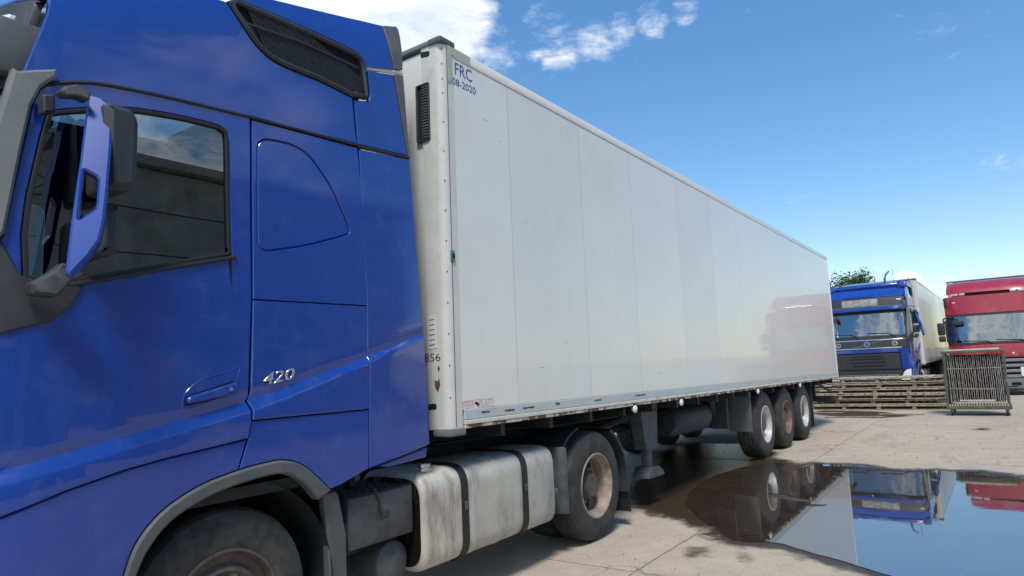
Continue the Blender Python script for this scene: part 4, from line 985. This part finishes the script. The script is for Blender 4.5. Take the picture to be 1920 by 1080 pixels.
# ------------------------------------------------------------------ parked trucks behind
BX, BY = 1.00, 23.15
tr2 = copy_tree(tractor); tr2.location = (XC+BX, -1.72+BY, 0)
tr2['label'] = 'blue tractor unit facing the yard behind the stack of wooden pallets'
def add_spoiler(T, XX, YY):
    OFF[T] = Matrix.Translation((XX, YY-1.72, 0))
    sb = B().grid(18, 6, lambda i, j: Vector((XX+(i*2-1)*1.08, YY-1.95+.15*abs(i*2-1)**3-.05*sin(j*pi), 3.75+.17*j))); sb.build('roof_spoiler', 'blue', T, 60)
    for sg in (-1, 1): B().box(XX+sg*1.02-.10, XX+sg*1.02+.10, YY-1.95, YY-1.0, 3.72, 3.96, .035).build('spoiler_end', 'blue', T)
    for h in (-.95, -.5, .45, .95): B().tube([(XX+h, YY-2.2, 3.62), (XX+h, YY-1.93, 3.78)], .02, 6).build('spoiler_stay', 'trim', T)
    B().tube([(XX+.55, YY-1.7, 3.85), (XX+.56, YY-1.68, 4.10), (XX+.60, YY-1.62, 4.24), (XX+.68, YY-1.5, 4.34)], [.035, .035, .03, .025], 8).build('exhaust_snorkel', 'trim_grey', T)
    B().tube([(XX+.80, YY-1.6, 3.85), (XX+.80, YY-1.6, 4.4)], .006, 5).build('aerial', 'trim', T)
add_spoiler(tr2, XC+BX, BY); tr2.scale = (1, 1, .97)
make_trailer('white box trailer hitched to the blue truck behind the pallets', BX+.02, BY-.15, 0, False)

def make_red():
    RX, RY = 2.94, 23.1
    T = thing('tractor_unit', 'red tractor unit with grey slatted grille parked behind the wire cage trolley', 'truck', (RX, RY+1.4, 0))
    def yf(h, z):
        P = [(.2, .06), (.5, 0), (1.5, .0), (1.7, .04), (2.68, .22), (3.3, .34), (3.42, .50)]
        y0 = P[-1][1]
        if z <= P[0][0]: y0 = P[0][1]
        else:
            for (a, b), (c, d) in zip(P, P[1:]):
                if z <= c: y0 = b+(d-b)*(z-a)/(c-a); break
        t = abs(h)/1.25; return RY+y0+.06*t*t+.16*t**8
    def fm(h, z, d=0): return Vector((RX+h, yf(h, z)-d, z))
    def fp(nm, pts, m, lift=0, **k): return panel(nm, pts, fm, m, k.pop('parent', T), lift=lift, cell=k.pop('cell', .25), **k)
    def rc(a, b, c, d, r=.03): return rounded([(a, c), (b, c), (b, d), (a, d)], r)
    bd = B().box(RX-1.22, RX+1.22, RY+.40, RY+2.2, 1.0, 3.30, .06); bd.build('cab_shell', 'red', T)
    for sg in (-1, 1):
        b = B(); b.prism(rounded([(RY+.26, .55), (RY+2.2, 1.1), (RY+2.2, 3.3), (RY+.62, 3.3), (RY+.46, 2.7), (RY+.26, 1.7)], .05), lambda p: Vector((RX+sg*1.20, *p)), lambda p: Vector((RX+sg*1.235, *p))); b.build('cab_side', 'red', T)
    fp('windscreen_backing', rc(-1.1, 1.1, 1.6, 2.7, .05), 'interior', -.16, gap=0)
    ws = fp('windscreen', rc(-1.13, 1.13, 1.74, 2.62, .10), 'glass_bus', 0, gap=0, rad=0, depth=0)
    fp('windscreen_frame', rc(-1.19, 1.19, 1.67, 2.67, .10), 'trim', .004, gap=0, ring=.06)
    cap = fp('roof_cap', rounded([(-1.19, 2.68), (1.19, 2.68), (1.17, 3.30), (-1.17, 3.30)], .05), 'red')
    fp('marker_lamp', rc(-1.0, -.90, 3.08, 3.11, .01), 'lens', .008, parent=cap, gap=0)
    for h in (-1.19, 1.19): B().box(RX+h-.05, RX+h+.04, RY+.34, RY+.7, 2.95, 3.28, .03).build('cap_end', 'trim', T)
    rd = fp('front_hood', rc(-1.19, 1.19, 1.22, 1.66, .05), 'red')
    em = B().lathe([(0, .05), (.012, .05), (.012, .035)], fm(0, 1.60, .004), 'Y', 16); em.bm.transform(Matrix.Identity(4)); em.build('hood_emblem', 'chrome', rd)
    p0 = fm(.42, 1.27, .006); text('model_script', 'Actros', frame(p0, fm(.95, 1.27, .006)-p0, (0, 0, 1)), .12, 'chrome', rd, width=.52, shear=.25, bold=.01)
    fp('front_shell', rc(-1.18, 1.18, .3, 1.24, .05), 'gap', -.05, gap=0)
    for z0 in (1.07, .90, .73, .56):
        fp('grille_slat', rounded([(-.98, z0), (.98, z0), (1.05, z0+.10), (-1.05, z0+.10)], .02), 'grille_grey', .0, rad=.015)
    c = Vector((0, .93)); s3 = []
    for k in range(3):
        a = pi/2+2*pi*k/3; s3 += [(c.x+.15*cos(a), c.y+.15*sin(a)), (c.x+.03*cos(a+pi/3), c.y+.03*sin(a+pi/3))]
    st = fp('star', s3, 'chrome', .03, gap=0, rad=.004); n = 24
    fp('star_ring', [(.17*cos(2*pi*k/n), c.y+.17*sin(2*pi*k/n)) for k in range(n)], 'chrome', .03, gap=0, rad=.004, ring=.02, parent=st)
    bp_ = fp('bumper', rc(-1.22, 1.22, .22, .54, .06), 'grille_grey')
    for sg in (-1, 1):
        a, c_ = sorted((sg*.62, sg*1.12)); fp('headlamp', rc(a, c_, .60, .90, .05), 'lens', .02, rad=.012)
        a, c_ = sorted((sg*.35, sg*.60)); fp('bumper_opening', rc(a, c_, .32, .42, .02), 'gap', .004, parent=bp_, gap=0, rad=0, depth=0)
    fp('air_intake', rc(-.5, .5, .27, .30, .01), 'gap', .004, parent=bp_, gap=0, rad=0, depth=0)
    # roof deflector: raised shell with an open slot under its leading edge
    sp_ = B().grid(16, 8, lambda i, j: Vector((RX+(i*2-1)*(1.16-.05*j), RY+.60+.9*j**1.4+.12*abs(i*2-1)**4, 3.42+.44*sin(j*pi/2)-.03*abs(i*2-1)**4))); sp_.build('roof_deflector', 'red', T, 60)
    for sg in (-1, 1):
        b = B(); b.prism([(RY+.72, 3.42), (RY+2.0, 3.42), (RY+2.0, 3.86), (RY+1.6, 3.86), (RY+1.0, 3.72)], lambda p: Vector((RX+sg*1.09, *p)), lambda p: Vector((RX+sg*1.12, *p))); b.build('deflector_side', 'red', T)
    B().box(RX-.62, RX+.62, RY+.66, RY+.9, 3.32, 3.43, .02).build('deflector_slot', 'dark', T); B().box(RX-1.0, RX+1.0, RY+.74, RY+1.9, 3.30, 3.36).build('roof', 'red', T)
    for h in (-.8, .8): B().tube([(RX+h, RY+.62, 3.3), (RX+h, RY+.72, 3.46)], .02, 6).build('deflector_stay', 'trim', T)
    for h in (-.6, .3): B().tube([fm(h+.6, 1.70, .02), fm(h+.45, 1.77, .03), fm(h-.2, 1.80, .03)], .013, 6).build('wiper', 'rubber', ws)
    for sg in (-1, 1):
        x = RX+sg*1.38
        mr_ = B().box(x-.11, x+.11, RY+.16, RY+.30, 2.02, 2.44, .05).build('mirror', 'trim', T)
        B().box(x-.10, x+.10, RY+.17, RY+.29, 1.80, 2.00, .04).build('wide_angle_mirror', 'trim', mr_)
        B().tube([(RX+sg*1.18, RY+.36, 2.62), (x-sg*.08, RY+.24, 2.55), (x-sg*.10, RY+.24, 2.4)], .03, 8).build('mirror_arm', 'trim', mr_)
        B().tube([(RX+sg*1.2, RY+.34, 1.72), (RX+sg*1.23, RY+.2, 1.8), (RX+sg*1.23, RY+.2, 2.5)], .03, 8).build('mirror_rail', 'trim', mr_)
    B().box(RX-1.05, RX-.75, RY+.02, RY+.14, 2.32, 2.48, .04).build('front_mirror', 'trim', T); B().tube([(RX-1.12, RY+.30, 2.58), (RX-.98, RY+.1, 2.60), (RX-.9, RY+.08, 2.42)], .025, 8).build('front_mirror_arm', 'trim', T)
    B().box(RX-1.0, RX+1.0, RY+.5, RY+1.0, 1.4, 1.75, .05).build('dashboard', 'interior', T)
    B().box(RX-.45, RX+.45, RY+.4, RY+6, .6, .95).build('frame_rails', 'chassis', T)
    for xo, xi in ((RX+1.15, 1), (RX-1.15, -1)):
        wheel(T, xo, RY+1.4, .5, .5, .30, .297, 'tyre', 'hub', convex=True, xin=xi, seg=28); wheel(T, xo, RY+5.1, .5, .5, .30, .297, 'tyre', 'rim_rust', xin=xi, seg=28)
    return T
make_red()
make_trailer('white box trailer hitched to the red truck', 3.02-XC+.02, 25.85, 0, False)

# ------------------------------------------------------------------ pallets
def make_pallets():
    names = ['bottom pallet of the wooden stack standing on the concrete', 'second pallet from the ground in the wooden stack', 'third pallet from the ground in the wooden stack',
             'third pallet from the top of the wooden stack', 'pallet just below the top one of the wooden stack', 'top pallet of the wooden stack']
    rnd = random.Random(5); W_, D_, H_ = 3.55, 1.20, .146
    ms = ['wood', 'wood_b', 'wood_c']
    for k in range(6):
        ox = rnd.uniform(-.12, .10); oy = rnd.uniform(-.03, .03); rz = rnd.uniform(-.008, .008); z0 = k*(H_+.002)+.001
        T = thing('wooden_pallet', names[k], 'pallet', (.20+ox, 17.95+oy, z0), 'stack of long wooden pallets', rz=rz)
        def put(b, nm, m): o = b.build(nm, m, T, 30, local=True); return o
        h = D_/2
        for j, y in enumerate((-h+.06, 0, h-.06)):
            put(B().box(-W_/2, W_/2, y-.06, y+.06, 0, .022, .003, 1), 'bottom_board', rnd.choice(ms))
            for i in range(5):
                x = -W_/2+.07+i*(W_-.14)/4+rnd.uniform(-.03, .03)
                put(B().box(x-.05, x+.05, y-.045, y+.055, .022, .098, .004, 1), 'block', 'wood_c')
            put(B().box(-W_/2, W_/2, y-.06, y+.06, .098, .120, .003, 1), 'stringer', rnd.choice(ms))
        n = 9 if k < 5 else 10
        for i in range(int(W_/.175)):
            if rnd.random() < .04: continue
            x = -W_/2+.07+i*.175+rnd.uniform(-.008, .008); e = rnd.uniform(-.015, .015)
            put(B().box(x-.068, x+.068, -h+e, h+e, .121+rnd.uniform(0, .002), .143, .003, 1), 'deck_board', rnd.choice(ms))
    for k, (u, v, r, l) in enumerate(((1600, 783, .2, 1.3), (1690, 778, -.05, 1.0), (1550, 775, .1, .8))):
        p = atz(u, v); T = B().box(-l/2, l/2, -.05, .05, .004, .028, .003, 1, Matrix.Translation((p.x, p.y, 0)) @ Matrix.Rotation(r, 4, 'Z'))
        o = T.build('loose_plank', 'wood_c', None); tag(o, ['broken plank lying furthest out in front of the pallets', 'loose plank lying beside the pallets near the trolley', 'short loose plank lying by the trailer rear bumper'][k], 'plank')
make_pallets()

# ------------------------------------------------------------------ trolley
def make_trolley():
    x0, x1, y0, y1, zt = 1.97, 3.16, 15.62, 16.35, 1.52
    T = thing('cage_trolley', 'green steel cage trolley on castors filled with wavy wire racks', 'trolley', ((x0+x1)/2, (y0+y1)/2, 0))
    for x in (x0, x1):
        for y in (y0, y1):
            lean = .05 if x == x0 else .02
            B().tube([(x-lean*0+.0, y, .16), (x+(.03 if x == x0 else .0), y, zt)], .030, 8).build('post', 'cart_green', T)
    B().box(x0-.03, x1+.05, y0-.03, y1+.03, .15, .235, .008).build('base_frame', 'cart_green', T)
    bb = B()
    for k in range(22): x = x0+.04+k*(x1-x0-.06)/21; bb.box(x-.012, x+.012, y0-.034, y0+.05, .236, .268)
    bb.build('base_bars', 'cart_top', T, None, kind='stuff')
    for y in (y0, y1): B().box(x0-.02, x1+.03, y-.028, y+.028, zt-.045, zt+.005, .006).build('top_rail', 'cart_green', T)
    for x in (x0+.03, x1): B().box(x-.026, x+.026, y0+.03, y1-.03, zt-.045, zt, .006).build('top_rail', 'cart_green', T)
    B().box(x0+.05, x1-.06, y0-.02, y1, zt+.008, zt+.045, .006).build('lid_board', 'cart_top', T)
    rnd = random.Random(3)
    for row in range(4):
        wb = B()
        for k in range(26):
            x = x0+.09+k*(x1-x0-.16)/25+rnd.uniform(-.008, .008); y = y0+.07+row*.15; ph = rnd.uniform(0, 6)
            zt_ = zt-.09-rnd.uniform(0, .05)
            wb.tube([(x+.005*sin(j*2.1+ph), y+.008*cos(j*1.3+ph), .30+(zt_-.30)*j/14) for j in range(15)], .0085, 5)
        for z in (.62, 1.08): wb.tube([(x0+.06, y0+.08+row*.15, z+rnd.uniform(-.03, .03)), (x1-.05, y0+.08+row*.15, z+rnd.uniform(-.03, .03))], .007, 5)
        wb.build('wire_rack', 'cart_mesh' if row == 0 else 'chassis', T, 60, kind='stuff')  # rows behind the front one coloured dark, painting in the cage's inner shade
    B().box(x0+.06, x1-.04, y1-.10, y1-.085, .3, zt-.1).build('back_sheet', 'chassis', T, None)
    B().box(x0+.25, x1-.25, y0-.012, y0+.012, .34, .375, .003).build('retaining_bar', 'cart_top', T)
    for x in (x0+.08, x1-.05):
        for y in (y0+.03, y1-.05):
            c = B().lathe([(-.024, .03), (-.026, .07), (-.02, .082), (.02, .082), (.026, .07), (.024, .03)], (x, y, .083), 'X', 20).build('castor', 'rubber', T)
            B().lathe([(-.027, .001), (-.027, .045), (.027, .045), (.027, .001)], (x, y, .083), 'X', 14).build('castor_hub', 'rim_silver', c)
            f = B(); f.box(x-.036, x-.029, y-.03, y+.03, .07, .155); f.box(x+.029, x+.036, y-.03, y+.03, .07, .155); f.box(x-.036, x+.036, y-.04, y+.04, .148, .156); f.build('castor_fork', 'steelgrey', c)
make_trolley()

# ------------------------------------------------------------------ tree behind the trucks
def make_tree():
    c = aty(1572, 560, 46); base = Vector((c.x, 46, 0))
    T = thing('tree', 'leafy green tree rising behind the parked blue truck', 'tree', base)
    rnd = random.Random(11)
    tips = []
    b = B().tube([base, base+Vector((.05, 0, 1.2)), base+Vector((.1, .1, 2.6)), base+Vector((0, .1, 4.6))], [.24, .19, .15, .06], 8)
    for k in range(16):
        a = rnd.uniform(0, 2*pi); z = rnd.uniform(1.8, 4.3); l = rnd.uniform(1.2, 2.1)*(1.1-.10*z)
        s = base+Vector((.05, .08, z)); e = s+Vector((cos(a)*l, sin(a)*l, rnd.uniform(.5, 1.4))); m = s.lerp(e, .5)+Vector((0, 0, .12))
        b.tube([s, m, e], [.06, .04, .015], 6); tips += [m, e, s.lerp(e, .75)]
    tips.append(base+Vector((0, .1, 4.9))); tips.append(base+Vector((.2, .1, 5.3)))
    ST = Matrix.Translation(base) @ Matrix.Diagonal((1.15, 1.15, 1.15, 1)) @ Matrix.Translation(-base)
    b.bm.transform(ST); b.build('trunk', 'bark', T, 60); tips = [ST @ t for t in tips]
    for nm, n, mm in (('crown', 11000, 'leaf'), ('crown', 6000, 'leaf_b')):
        lb = bmesh.new()
        for _ in range(n):
            t = rnd.choice(tips); p = t+Vector((rnd.gauss(0, .36), rnd.gauss(0, .36), rnd.gauss(.12, .30)))
            if p.z < 1.4: continue
            s = rnd.uniform(.06, .12); a = Vector((rnd.gauss(0, 1), rnd.gauss(0, 1), rnd.gauss(0, .6))).normalized(); q = a.cross(Vector((rnd.gauss(0, 1), rnd.gauss(0, 1), rnd.gauss(0, 1)))).normalized()
            lb.faces.new([lb.verts.new(v) for v in (p-a*s, p+q*s*.5, p+a*s, p-q*s*.5)])
        k = B(); k.bm.free(); k.bm = lb; k.build(nm, mm, T, None, recalc=False)
make_tree()

# ------------------------------------------------------------------ long concrete shed facing the trucks (seen mirrored in the cab glass)
def make_shed():
    X0, Y0, Y1, H = 14.0, -14, 14, 8.4
    T = thing('concrete_shed', 'long grey concrete panel shed mirrored in the cab window', 'building', (X0, 0, 0))
    B().box(X0+.12, X0+12, Y0, Y1, 0, H-.25).build('wall', 'building', T, None)
    nz = 7
    for r in range(nz):
        z0 = .02+r*(H-.3)/nz; z1 = z0+(H-.3)/nz-.03
        for k in range(5):
            a = Y0+k*5.6; mm = B().box(X0+.01*((r*3+k) % 3), X0+.14, a+.015, a+5.585, z0, z1, .01, 1).build('wall_panel', 'building', T, 30)
    B().box(X0-.25, X0+12.2, Y0-.2, Y1+.2, H-.26, H, .03).build('roof_slab', 'building', T, None)
    for y in (-9, -3.4, 2.2, 5.2, 9.6):  # doors added to give the cab paint pale shapes to reflect
        d = B().box(X0-.05, X0+.02, y-.8, y+.8, .02, 2.5, .01).build('added_pale_door', 'door_white', T, 30)
        for z in (.6, 1.1, 1.6, 2.1): B().box(X0-.062, X0-.045, y-.78, y+.78, z, z+.03).build('added_door_rib', 'grille_grey', d, None)
make_shed()
